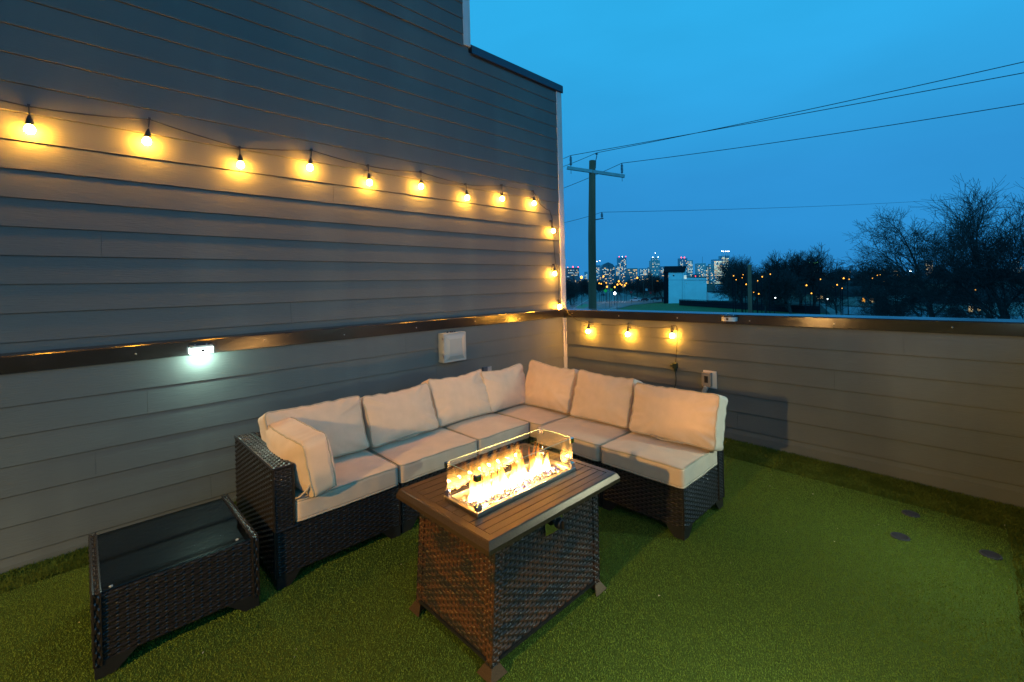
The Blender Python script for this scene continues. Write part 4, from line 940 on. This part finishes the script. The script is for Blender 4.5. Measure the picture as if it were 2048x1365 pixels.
# slanted block: side in black, shed roof
wallprism('black_cladding',[(1327.5,gy(1327)+.4),(1336.8,gy(1337)),(1336.8,544),(1327.5,543.5)],M_dark,17,wb,dd=-.3)
mb=MB(); poly=[P3(1326.5,545,-.6),P3(1369,545,-.6),P3(1374.5,531.5,6),P3(1328.5,532,6)]
mb.add([tuple(p) for p in poly]+[tuple(p+dv*12) for p in poly],[(0,1,2,3),(7,6,5,4),(0,4,5,1),(1,5,6,2),(2,6,7,3),(3,7,4,0)]); mb.build('slanted_roof',M_dark,wb)
wallprism('gable_wall',[(1368.6,545),(1370.5,553.5),(1373.5,553.5),(1374.2,533)],M_wbl,10,wb,dd=6)
for nm,(x0,x1,y0,y1),m in (('round_vent',(1346,1348.6,550.5,553),M_dark),('lit_window',(1368.4,1373,551.5,557.5),M_litw),('seam',(1337,1413,560.2,560.7),M_greybox),('seam',(1364.4,1364.9,545,gy(1364)),M_greybox)):
    wallprism(nm,[(x0,y1),(x1,y1),(x1,y0),(x0,y0)],m,.1,wb,dd=-.12 if nm!='seam' else -.04)
# low annex behind
D2=210
an=thing('low_building',tuple(frame_at(1436,D2)),'low white shed with a rounded metal roof just right of the white building','building')
def wp(name,pxs,m,depth,parent,d,dd=0):
    mb=MB(); poly=[at(x,y,d)+dv*dd for x,y in pxs]; mb.prism([tuple(p) for p in poly],tuple(dv*depth)); return mb.build(name,m,parent)
wp('wall',[(1417,606),(1458,606),(1456,586),(1417,585)],M_wbl,8,an,D2)
wp('roof',[(1416,585),(1457,586),(1458,583.5),(1416,583)],M_roof,8.4,an,D2,-.3)
wp('metal_roof',[(1431,583.4),(1432.5,573),(1436,570.5),(1456,571.5),(1459,577),(1458.5,584)],M_metalroof,6,an,D2+3)
# black metal fence along the lawn
f0=gpt(1358.5,611.5); f1=gpt(1632,626); f1=f0+(gpt(1640,630)-f0)
fe=thing('fence',tuple((f0+f1)/2),'long black screened metal fence running along the far edge of the lawn','fence')
Lf=(f1-f0).length; df=(f1-f0).normalized()
mb=MB(); nfn=int(Lf/.35)
for i in range(nfn+1):
    p=f0+df*(Lf*i/nfn); mb.box((p.x-.03,p.y-.03,GZ),(p.x+.03,p.y+.03,GZ+2.6))
mb.build('pickets',M_dark,fe).__setitem__('kind','stuff')
mb=MB()
for z in (.25,1.3,2.5): beam(mb,f0+Vector((0,0,z)),f1+Vector((0,0,z)),.07,.10)
mb.build('rails',M_dark,fe)
mb=MB(); beam(mb,f0+Vector((0,0,1.15))+dv*.4,f1+Vector((0,0,1.15))+dv*.4,.05,2.1); mb.build('screen',mat('fence_screen',(.012,.014,.02),.8,noise=(1,.2)),fe)
# white board fence right
w0=gpt(1680,628); w0=frame_at(1683,118); w1=frame_at(2052,78)
wf=thing('fence',tuple((w0+w1)/2),'pale board fence behind the big bare trees at the right','fence')
M_wf=mat('pale_boards',(.42,.46,.5),.75,noise=(1.2,.12,(1,1,.1)))
Lw=(w1-w0).length; dw=(w1-w0).normalized(); mb=MB(); nW=int(Lw/.30)
for i in range(nW): 
    a_=w0+dw*(Lw*i/nW+.01); b_=w0+dw*(Lw*(i+1)/nW-.02); beam(mb,a_+Vector((0,0,.95)),b_+Vector((0,0,.95)),.03,1.9)
mb.build('boards',M_wf,wf)['kind']='stuff'
for i in range(0,int(Lw/2.6)):
    mb=MB(); p=w0+dw*(i*2.6)-dv*.06; mb.box((p.x-.06,p.y-.06,GZ),(p.x+.06,p.y+.06,GZ+2.0)); mb.build('post',M_wf,wf)
# houses at the right
def house(label,px,d,w,dp,h,roofh,m_wall,m_roof,wins=(),ang=0,name='house'):
    b_=frame_at(px,d); t=thing(name,tuple(b_),label,'house'); c_,s__=math.cos(ang),math.sin(ang)
    u=Vector((R0.x*c_-R0.y*s__,R0.x*s__+R0.y*c_,0)); v=Vector((-u.y,u.x,0)); v=v if v.dot(FW)>0 else -v
    mb=MB(); ubox(mb,b_,w,dp,h,ux=u); mb.build('wall',m_wall,t)
    mb=MB(); e_=.5; A=[b_-u*(w/2+e_)-v*e_,b_+u*(w/2+e_)-v*e_,b_+u*(w/2+e_)+v*(dp+e_),b_-u*(w/2+e_)+v*(dp+e_)]
    R1_=b_-u*(w/2+e_)+v*dp/2; R2_=b_+u*(w/2+e_)+v*dp/2
    z=Vector((0,0,h)); zr=Vector((0,0,h+roofh)); th3=Vector((0,0,.2))
    vs=[tuple(p+z) for p in A]+[tuple(R1_+zr),tuple(R2_+zr)]+[tuple(p+z+th3) for p in A]+[tuple(R1_+zr+th3),tuple(R2_+zr+th3)]
    mb.add(vs,[(3,2,1,0),(6,7,11,10),(8,9,10,11),(0,1,7,6),(2,3,9,8),(0,6,10,4),(4,10,9,3),(1,5,11,7),(2,8,11,5),(0,4,3),(1,2,5)]); mb.build('roof',m_roof,t)
    for (o,z0,ww,hh,mm) in wins:
        mb=MB(); ubox(mb,b_-v*.06,ww,.05,hh,z0=z0,ux=u,off=o); mb.build('window',mm,t)
    return t
M_hw=mat('pale_siding',(.40,.38,.33),.8,noise=(1,.08)); M_hw2=mat('tan_brick',(.28,.18,.12),.8,noise=(2,.12))
house('low pale house with a dark roof and a lit porch behind the pale fence',1775,150,24,9,3.2,3.0,M_hw,M_roof,[(-6,.9,1.5,1.4,M_lit),(-9,1.2,1,1.2,M_or2),(8.8,1.9,.5,.7,M_lit)],.12)
house('small house with a lit window far behind the black fence near the driveway',1655,185,15,8,3,2.2,M_hw2,M_roof,[(-3,1,2.2,1.3,M_lit),(3,.8,1.2,1.6,M_lit)],-.1)
house('pale house half hidden behind the trunks of the big trees at the right',1990,96,22,9,3.4,2.8,M_hw,M_roof,[(-6.0,1.5,1.0,1.2,M_lit),(-4,1.6,.5,.8,M_lit)],.1)
for px,d,w,h in ((1560,290,18,5),(1720,260,16,4.5),(1885,230,18,5),(1600,240,14,4)):
    house({1560:'dim distant house among bare trees left of the driveway',1720:'dim distant house beyond the pale fence, left of the big trees',1885:'dim distant house seen through the branches of the big trees',1600:'dark low roofed house just behind the black fence'}[px],px,d,w,9,h,2.4,M_hw2,M_roof,[(-3,1.2,1.2,1.2,M_lit)],.05)

# ------------------------------------------------------------------ SKYLINE
tower_mats={}
def tmat(col):
    if col not in tower_mats: tower_mats[col]=mat('tower_facade_%d'%len(tower_mats),col,.35,noise=(.02,.15,(1,1,3)))
    return tower_mats[col]
def tower(label,x0,x1,ytop,d,col,lit=.4,mlit=None,crown=None,top=None,name='tower',bev=False,rows=None):
    cx=(x0+x1)/2; b_=frame_at(cx,d); w=(x1-x0)*d/FPX; zt_=at(cx,ytop,d).z; h=zt_-GZ
    t=thing(name,tuple(b_),label,'tower' if h>60 else 'building','buildings of the distant skyline')
    mb=MB(); dp=w*.8
    ang=.25*math.sin(cx); u=R0
    if top=='step':
        ubox(mb,b_,w,dp,h*.9); ubox(mb,b_+FW*.1*w,w*.7,dp*.7,h*.1,z0=h*.9)
    elif top=='slant':
        q=[b_-u*w/2,b_+u*w/2]; mb.prism([tuple(q[0]),tuple(q[1]),(q[1].x,q[1].y,GZ+h*.86),(q[0].x,q[0].y,GZ+h)],tuple(FW*dp))
    elif top=='dome':
        pts=[(-w/2,0),(w/2,0),(w/2,h*.8),(w*.33,h*.92),(0,h),(-w*.33,h*.92),(-w/2,h*.8)]
        mb.prism([tuple(b_+u*x+Vector((0,0,z))) for x,z in pts],tuple(FW*dp))
    else: ubox(mb,b_,w,dp,h)
    mb.build('facade',tmat(col),t)
    # lit windows
    mb=MB(); r_=random.Random(int(x0*7)); fh=4.2*d/1500; cw=3.2*d/1500
    nz_=int(h*.97/fh); nx_=max(2,int(w*.92/cw))
    for j in range(nz_):
        rowlit=r_.random()
        for i in range(nx_):
            if r_.random()<lit*(.4+1.2*rowlit):
                z0=GZ+.6+j*fh; xa=-w*.46+i*w*.92/nx_
                if top=='slant' and z0>GZ+h*.82: continue
                if top=='dome' and z0>GZ+h*.78: continue
                if top=='step' and z0>GZ+h*.86: continue
                a_=b_+u*xa-FW*.3; b2=b_+u*(xa+w*.92/nx_*.62)-FW*.3
                mb.add([(a_.x,a_.y,z0),(b2.x,b2.y,z0),(b2.x,b2.y,z0+fh*.5),(a_.x,a_.y,z0+fh*.5)],[(0,1,2,3)],r_.choice((0,0,1)))
    if mb.n: 
        o=mb.build('lit_windows',[mlit or M_litw,M_lit],t); o['kind']='stuff'
    if crown:
        for (fx,dz,m,r0) in crown:
            mb=MB(); c_=b_+u*w*fx-FW*.5; mb.tube([(c_.x,c_.y,GZ+h),(c_.x,c_.y,GZ+h+dz)],.35,4); mb.build('mast',M_dark,t)
            mb=MB(); mb.lathe((c_.x,c_.y,GZ+h+dz),[(0,r0*.5),(r0,r0),(r0*2,r0*.3)],8); mb.build('beacon',m,t)
    return t
blu=(.16,.26,.32); dk=(.10,.14,.17); st=(.42,.42,.40); gl=(.22,.36,.42); br=(.26,.25,.23)  # bluish facade tones include distance haze put into the colour
R_=M_red; W_=M_whl
tower('dark low tower with a red beacon at the far left of the skyline',1134,1159,536,1300,dk,.3,crown=[(.0,1,R_,1.8),(-.4,.5,M_or2,1.2),(.42,.5,R_,1.2)])
tower('small pale lit block just left of the utility pole in the skyline',1170,1176,544,1500,gl,.5)
tower('twin topped lit tower just right of the utility pole, with two thin masts',1191,1204,531,1500,blu,.55,crown=[(-.2,12,W_,.9),(.25,14,W_,.9)],top='step')
tower('broad dark glass block with a domed top in the left skyline',1204,1231,525,1300,dk,.35,top='dome')
tower('narrow lit shoulder block beside the tallest left tower',1233,1241,531,1600,blu,.6)
tower('tall glass tower with red roof lights in the left skyline',1238,1254,515,1650,blu,.42,crown=[(-.4,1,R_,1.2),(.0,1,W_,1),(.42,1,R_,1.2)])
tower('low brown block with yellow window rows in the left skyline',1256,1276,537,1300,br,.45,M_lit)
tower('pale brightly lit pair of blocks left of the stone tower',1281,1296,537,1400,gl,.55)
tower('pale lit slim block touching the stone tower',1297,1303,535,1450,gl,.5)
tower('pale stone tower with a lit crown and mast in the middle of the skyline',1303.5,1321,516,1400,st,.12,top='step',crown=[(0,14,W_,.8),(-.3,1,W_,.9),(.3,1,W_,.9)])
tower('low lit block just left of the white building roof',1322,1333,533,1300,blu,.45)
tower('dark glass tower with red lights behind the white building roof',1361,1376,517,1500,blu,.3,crown=[(-.3,1,R_,1.6),(.1,1,R_,1.6)])
tower('lit white tower right beside the red lit glass tower',1376,1387,521,1500,st,.55)
tower('squat red lit block low between the towers',1388,1402,549,1250,dk,.4,M_red)
tower('pair of beige towers with a mast, left of the bright towers',1396,1412.5,527,1350,st,.22,crown=[(.1,18,M_dark,.7)])
tower('bright white slim tower between the beige ones',1413,1418.5,532,1400,st,.75)
tower('beige slim tower just left of the bright green lit tower',1420,1429,528,1350,st,.25)
M_litg=emat('lit_window_green',(.8,1,.75),1.7)
tower('bright green white lit tower, second from the right of the main skyline',1429,1446,519,1350,gl,.9,M_litg)
tower('tallest lit tower with a row of white lamps on masts above it',1444,1460,512,1450,gl,.65,M_litg,crown=[(-.42,14,W_,1.1),(-.2,13,W_,1.1),(.06,13,W_,1.1),(.25,13,W_,1.1),(.46,13,W_,1.1)])
tower('slim blue lit tower behind the bare trees',1478,1483,534,1300,(.03,.08,.3),.7,emat('blue_windows',(.15,.35,1),3))
tower('dark tower with green lit roof line behind the trees',1618,1638,527,1100,dk,.2,crown=[(-.4,.3,M_grn,1.3),(-.15,.3,M_grn,1.3),(.12,.3,M_grn,1.3),(.4,.3,M_grn,1.3)])
tower('low lit block behind the trees left of the driveway',1648,1661,547,900,gl,.5)
tower('low yellowish lit block far behind the big tree',1785,1800,533,900,dk,.35,M_lit)
tower('lit block seen through the big tree, middle one',1850,1868,520,900,dk,.3,M_lit)
tower('pale lit block at the right edge behind the tallest tree',2022,2046,522,700,gl,.4)
rb=random.Random(17)
for k in range(26):  # low roofs filling the foot of the skyline
    px=1125+k*13+rb.uniform(-4,4)
    if k>18: px=1465+(k-18)*75
    tower('small low dark building at the foot of the distant skyline',px,px+rb.uniform(8,16),rb.uniform(547,556)-.0243*(px-1300),rb.uniform(700,1100),dk,rb.uniform(.1,.3),M_lit,name='building')
# ------------------------------------------------------------------ TREES
M_bark=mat('bare_bark',(.035,.030,.028),.9,noise=(3,.3)); M_twig=mat('bare_twigs',(.030,.026,.026),.9,noise=(3,.3)); M_bark2=mat('pale_bark',(.07,.06,.05),.9,noise=(3,.3))
def grow(h,spread,levels,kids,seed,tr,lowlimb=.28,rmin=.012,droop=0,upb=.12):
    r=random.Random(seed); T_=MB(); C_=MB()
    def branch(p,d,l,rad,lv):
        n=4 if lv<=1 else 3; pts=[p]; rr=[rad]; q=p.copy(); dd=d.copy()
        for i in range(n):
            dd=(dd+Vector((r.gauss(0,.16),r.gauss(0,.16),r.gauss(.05-droop*(lv>2)*.3,.10)))).normalized(); q=q+dd*l/n; pts.append(q.copy()); rr.append(max(rmin,rad*(1-.55*(i+1)/n)))
        (T_ if lv<=1 else C_).tube(pts,rr,7 if lv==0 else (5 if lv<=1 else 3),cap=False)
        if lv>=levels: return
        kk=kids[lv]
        for k in range(kk):
            t=(lowlimb if lv==0 else .25)+(1-(lowlimb if lv==0 else .25))*(k+r.random()*.8)/kk; t=min(t,.98)
            i=min(n-1,int(t*n)); f_=t*n-i; bp=pts[i]+(pts[i+1]-pts[i])*f_
            ax=(pts[i+1]-pts[i]).normalized(); az=k*2.4+r.uniform(-.5,.5); o=ax.orthogonal().normalized(); o=Matrix.Rotation(az,3,ax)@o
            an=math.radians(r.uniform(32,62)) if lv==0 else math.radians(r.uniform(22,55))
            nd=(ax*math.cos(an)+o*math.sin(an)*spread).normalized(); nd=(nd+Vector((0,0,upb))).normalized()
            branch(bp,nd,l*r.uniform(.50,.72)*(1.0 if lv else .92),max(rmin,rr[i]*r.uniform(.42,.6)),lv+1)
        # leader continues
        if lv<levels: branch(pts[-1],dd,l*.55,rr[-1],lv+1)
    branch(Vector((0,0,0)),Vector((0,0,1)),h*.52,tr,0)
    return T_,C_
def treeobj(label,loc,mbs,group='bare winter trees',mats=None,scale=1,rz=0):
    t=thing('bare_tree',loc,label,'tree',group); t.rotation_euler=(0,0,rz); t.scale=(scale,)*3 if not hasattr(scale,'__len__') else scale
    for nm,mbx,mm in (('trunk',mbs[0],M_bark),('crown',mbs[1],M_twig)):
        o=mbx.build(nm,mm); o.parent=t
    return t
def gl_(px,d): p=frame_at(px,d); return tuple(p)
big1=grow(15.5,1.15,5,[8,6,5,5,4],3,.36,.30,.012,.25,.0)
treeobj('broad round crowned bare tree, the large one left of the tallest tree',gl_(1880,52),big1,scale=(1.05,1.05,1.17))
big2=grow(18.0,1.0,5,[8,6,5,5,4],9,.34,.30,.011,.1,.06)
treeobj('tallest bare tree rising at the right edge above all others',gl_(2030,42),big2,scale=(1,1,.95))
big3=grow(16,1.0,5,[7,5,5,4,3],14,.32,.25,.012)
tb3=treeobj('bare tree cut off by the right edge of the photo',gl_(2110,40),big3,rz=1)
md=[grow(11,1.25,4,[9,7,6,5],s,.28,.12,.020) for s in (31,32,33)]
mid_=[]
labs={1762:'low dense bare tree left of the large round crowned one',1800:'bare tree low in front of the pale fence, under the large crown',1900:'dark bare tree in the gap between the two big trees',1985:'spreading bare tree under the tallest one'}
for i,(px,d,s_) in enumerate(((1762,78,.74),(1800,66,.55),(1900,58,.55),(1985,50,.45))):
    if i<3: mid_.append(treeobj(labs[px],gl_(px,d),md[i],scale=s_,rz=i))
    else: dup(mid_[0],gl_(px,d),labs[px],2.2,s_)
srcs=mid_
mids=[(1468,150,1.12,'bare tree just right of the tallest lit tower'),(1482,170,1.2,'rounded bare tree behind the short wooden pole'),(1508,160,.95,'thin bare tree between the short pole and the tree clump'),(1545,150,1.1,'first bare tree of the clump right of the short pole'),(1570,145,1.18,'second bare tree of the clump right of the short pole'),(1600,140,1.20,'dense bare tree in the middle of the clump'),(1628,140,1.24,'tallest bare tree of the clump, by the green lit roof'),(1580,120,.8,'low bare tree close behind the black fence'),(1530,125,.75,'small bare tree close behind the black fence'),(1672,120,.62,'small dark tree beside the driveway'),(1650,190,.9,'bare tree behind the driveway end'),(1690,200,.95,'bare tree far behind the pale fence'),(1718,170,.9,'bare tree in the dip of the tree line'),(1740,150,.95,'bare tree left of the large crown'),(1325,215,.85,'bare tree peeking out left of the black cladding'),(1310,260,1.0,'bare tree in front of the stone tower'),(1141,200,.85,'bare tree hard by the house corner trim'),(1127,170,.8,'bare tree partly hidden by the house corner')]
for k,(px,d,s_,lb) in enumerate(mids): dup(srcs[k%3],gl_(px,d),lb,rb.uniform(0,6),(s_*rb.uniform(1.3,1.6),s_*rb.uniform(1.3,1.6),s_*1.42))
for k in range(70):
    px=rb.uniform(1122,1340) if k<34 else rb.uniform(1440,2048); d=rb.uniform(260,520)
    dup(srcs[k%3],gl_(px,d),'small distant bare tree below the towers left of the white building' if k<34 else 'small distant bare tree in the dark tree line right of the white building',rb.uniform(0,6),rb.uniform(.8,1.25) if k<34 else rb.uniform(1.0,1.6))
# ------------------------------------------------------------------ STREET LAMPS, SIGNS
def lamp(px,py,d,label,m=M_or2,r=.35,h=None):
    head=at(px,py,d); t=thing('street_lamp',(head.x,head.y,GZ),label,'street lamp','glowing street lamps in the distance')
    mb=MB(); mb.tube([(head.x,head.y,GZ),(head.x,head.y,head.z-.1),(head.x,head.y,head.z+.35)],[.10,.07,.06],5); mb.tube([(head.x,head.y,head.z+.3),tuple(head-FW*.4+Vector((0,0,.3)))],.05,4); mb.build('pole',M_dark,t)
    mb=MB(); mb.lathe(tuple(head-FW*.5),[(-r*1.2,r*.3),(-r*.6,r*.9),(0,r),(r*.5,r*.8),(r*1.1,r*.2)],8); mb.build('lamp_head',m,t,smooth=True)
    return t
st1=lamp(1162.5,555,190,'brightest orange street lamp, glowing just left of the utility pole',M_or,.5)
point('street_glow',tuple(wloc(st1)+Vector((0,0,at(1162.5,555,190).z-GZ-1))),500,(1,.5,.15),.5)
for gx,gy_ in ((1213,574),(1252,566)):
    g_=at(gx,gy_,225); point('street_glow',tuple(g_-FW*1.2),500,(1,.5,.15),.5)
for px,py,lb in ((1206.5,553,'orange street lamp just right of the utility pole'),(1274,556,'orange street lamp above the pickup truck'),(1314.5,562,'orange street lamp left of the black roof block'),(1213.5,574,'orange lamp low beside the green crossing sign'),(1229,574.5,'left lamp of the low pair over the junction'),(1234.5,569.5,'right, higher lamp of the low pair over the junction'),(1237,563,'small orange lamp above the junction pair'),(1249,571,'small orange lamp right of the junction')):
    lamp(px,py,230,lb,M_or2,.42)
for px,py in ((1240,568),(1243,570),(1252,567),(1198,567),(1202,568),(1212,566),(1482,556),(1484,550),(1465,552),(1522,554),(1538,549),(1513,562),(1470,560),(1490,569),(1500,569),(1610,571),(1638,559),(1695,559),(1684,557),(1671,570),(1681,577),(1620,587),(1741,557),(1751,551),(1757,550),(1763,564),(1790,551),(1794,553),(1825,552),(1922,574),(1979,568),(1946,580),(1505,585),(1515,588),(1548,596),(1652,598)):
    lamp(px,py,(230 if py<575 else 170) if px<1460 else 100,'small glowing lamp scattered among the dark distant trees',M_or2 if py<590 else M_whl,.30 if px<1460 else rb.uniform(.07,.15))
lamp(1662,574,160,'bright orange lamp above the driveway, brighter than its neighbours',M_or,.34)
lamp(1819,543,240,'single white lamp between the branches of the large tree',M_whl,.4)
def post(px,ytop,d,label,r=.08,name='post',cat='post',arm=None):
    b_=frame_at(px,d); tp=at(px,ytop,d); t=thing(name,tuple(b_),label,cat)
    mb=MB(); mb.tube([tuple(b_),(b_.x,b_.y,tp.z)],[r*1.2,r],6); mb.build('pole',M_bark2,t)
    mb=MB(); 
    if arm: beam(mb,Vector((b_.x,b_.y,tp.z-.4))-R0*arm,Vector((b_.x,b_.y,tp.z-.4))+R0*arm,.12,.12)
    else: mb.lathe((b_.x,b_.y,tp.z),[(0,r*1.5),(.15,r*1.4),(.2,.02)],6)
    mb.build('top',M_bark2,t); return t
post(1147,550,200,'grey utility post left of the brightest street lamp',.14,arm=.8)
post(1218.5,531,170,'dark signal mast rising to a lamp head right of the utility pole',.09)
post(1233,543,158,'dark post at the near kerb of the junction',.08)
post(1287,554,215,'pale post behind the pickup truck',.12); post(1305.5,556,210,'thin post beside the red stop sign',.09)
def sign(px,py,d,label,shape,col,size,name='road_sign'):
    c_=at(px,py,d); t=thing(name,(c_.x,c_.y,GZ),label,'road sign')
    mb=MB(); mb.tube([(c_.x,c_.y,GZ),(c_.x,c_.y,c_.z)],.05,5); mb.build('post',M_bark2,t)
    mb=MB(); n_,ro={'oct':(8,math.pi/8),'dia':(4,0),'sq':(4,math.pi/4)}[shape]; 
    poly=[c_-FW*.06+R0*math.cos(ro+2*math.pi*k/n_)*size+Vector((0,0,1))*math.sin(ro+2*math.pi*k/n_)*size for k in range(n_)]
    mb.prism([tuple(p) for p in poly],tuple(-FW*.04)); mb.build('panel',mat('sign_'+label.split()[0],col,.5,noise=(3,.05)),t)
sign(1211,582,165,'fluorescent green diamond crossing sign at the junction','dia',(.12,.75,.08),.75)
sign(1222.5,580,175,'yellowish square sign right of the green diamond sign','sq',(.45,.5,.05),.65)
sign(1262.5,585,200,'red stop sign left above the pickup truck','oct',(.55,.03,.03),.5)
sign(1301,586,205,'red octagonal sign right of the cars','oct',(.5,.03,.03),.6)
sign(1293,580,215,'pale blank square sign above the dark red car','sq',(.45,.55,.58),.75)
# ------------------------------------------------------------------ CARS
M_tyre=mat('tyre',(.015,.015,.015),.8,noise=(9,.1)); M_cg=mat('car_glass',(.02,.03,.04),.08,spec=.8,noise=(9,.05))
def car(label,px,py,paint,ang,kind='car',lights=True):
    b_=gpt(px,py); t=thing('pickup_truck' if kind=='pickup' else 'car',(0,0,0),label,'pickup truck' if kind=='pickup' else 'car')
    L_,W_c=(5.4,1.95) if kind=='pickup' else (4.6,1.82); hb=.95 if kind=='pickup' else .85; hr=1.78 if kind=='pickup' else 1.48
    prof=[(-L_/2,.35),(L_/2,.35),(L_/2,.75),(L_/2-.15,hb-.05),(.9,hb),(-L_/2+.05,hb),(-L_/2,.8)]
    mb=MB(); mb.prism([(x,-W_c/2,z) for x,z in prof],(0,W_c,0)); m_=mat('paint_'+label.split()[0],paint,.3,coat=.6,noise=(2,.04)); o=mb.build('body',m_); o.parent=t
    cab=[(1.15,hb),(.45,hr-.05),(.3,hr),(-.8 if kind=='pickup' else -1.3,hr),(-1.1 if kind=='pickup' else -1.95,hb)]
    mb=MB(); mb.prism([(x,-W_c/2+.12,z) for x,z in cab],(0,W_c-.24,0)); o=mb.build('cabin',m_); o.parent=t
    wn=[(1.05,hb+.06),(.42,hr-.13),(-.75 if kind=='pickup' else -1.25,hr-.13),(-1.02 if kind=='pickup' else -1.8,hb+.06)]
    for y in (-W_c/2+.10,W_c/2-.12): mb=MB(); mb.prism([(x,y,z) for x,z in wn],(0,.02,0)); o=mb.build('side_window',M_cg); o.parent=t
    mb=MB(); mb.add([(1.17,-W_c/2+.2,hb+.05),(1.17,W_c/2-.2,hb+.05),(.52,W_c/2-.25,hr-.10),(.52,-W_c/2+.25,hr-.10)],[(0,1,2,3)]); o=mb.build('windscreen',M_cg); o.parent=t
    for x in (-L_/2+.95,L_/2-.9):
        for y in (-W_c/2-.01,W_c/2-.20):
            mb=MB(); mb.lathe((x,y,.34),[(0,.34),(.21,.34)],14,axis=(0,1,0)); o=mb.build('wheel',M_tyre); o.parent=t
    for y in (-.65,.65): mb=MB(); mb.box((L_/2-.02,y-.18,.62),(L_/2+.02,y+.18,.76)); o=mb.build('headlight',M_trim); o.parent=t
    t.location=(b_.x,b_.y,GZ+.01); t.rotation_euler=(0,0,ang); return t
A0=math.atan2(R0.y,R0.x)
car('white pickup truck parked at the junction beyond the lawn',1271,603,(.6,.62,.64),A0+math.pi-.35,'pickup')
car('maroon car parked behind the white pickup truck',1288,602.5,(.10,.02,.02),A0+math.pi-.2)
car('black car right of the maroon one, left of the white building',1309,600,(.015,.015,.02),A0+math.pi)
car('charcoal car nearest the black cladding of the white building',1321,599.5,(.03,.03,.035),A0+math.pi+.1)
car('silver car at the far left of the street, by the house corner',1133,592.5,(.35,.37,.4),A0+.6)
car('grey dark hatchback parked left of the brightest street lamp',1160,589.5,(.05,.05,.06),A0+.5)
car('teal grey car parked just left of the utility pole',1173,587.5,(.12,.14,.16),A0+.4)
car('dim blue car on the road right of the utility pole',1206,592,(.06,.08,.12),A0+.9)
# trails of parked vehicles' lamps near junction
lamp(1229,587,190,'pair of white headlamps at the junction',M_whl,.5)
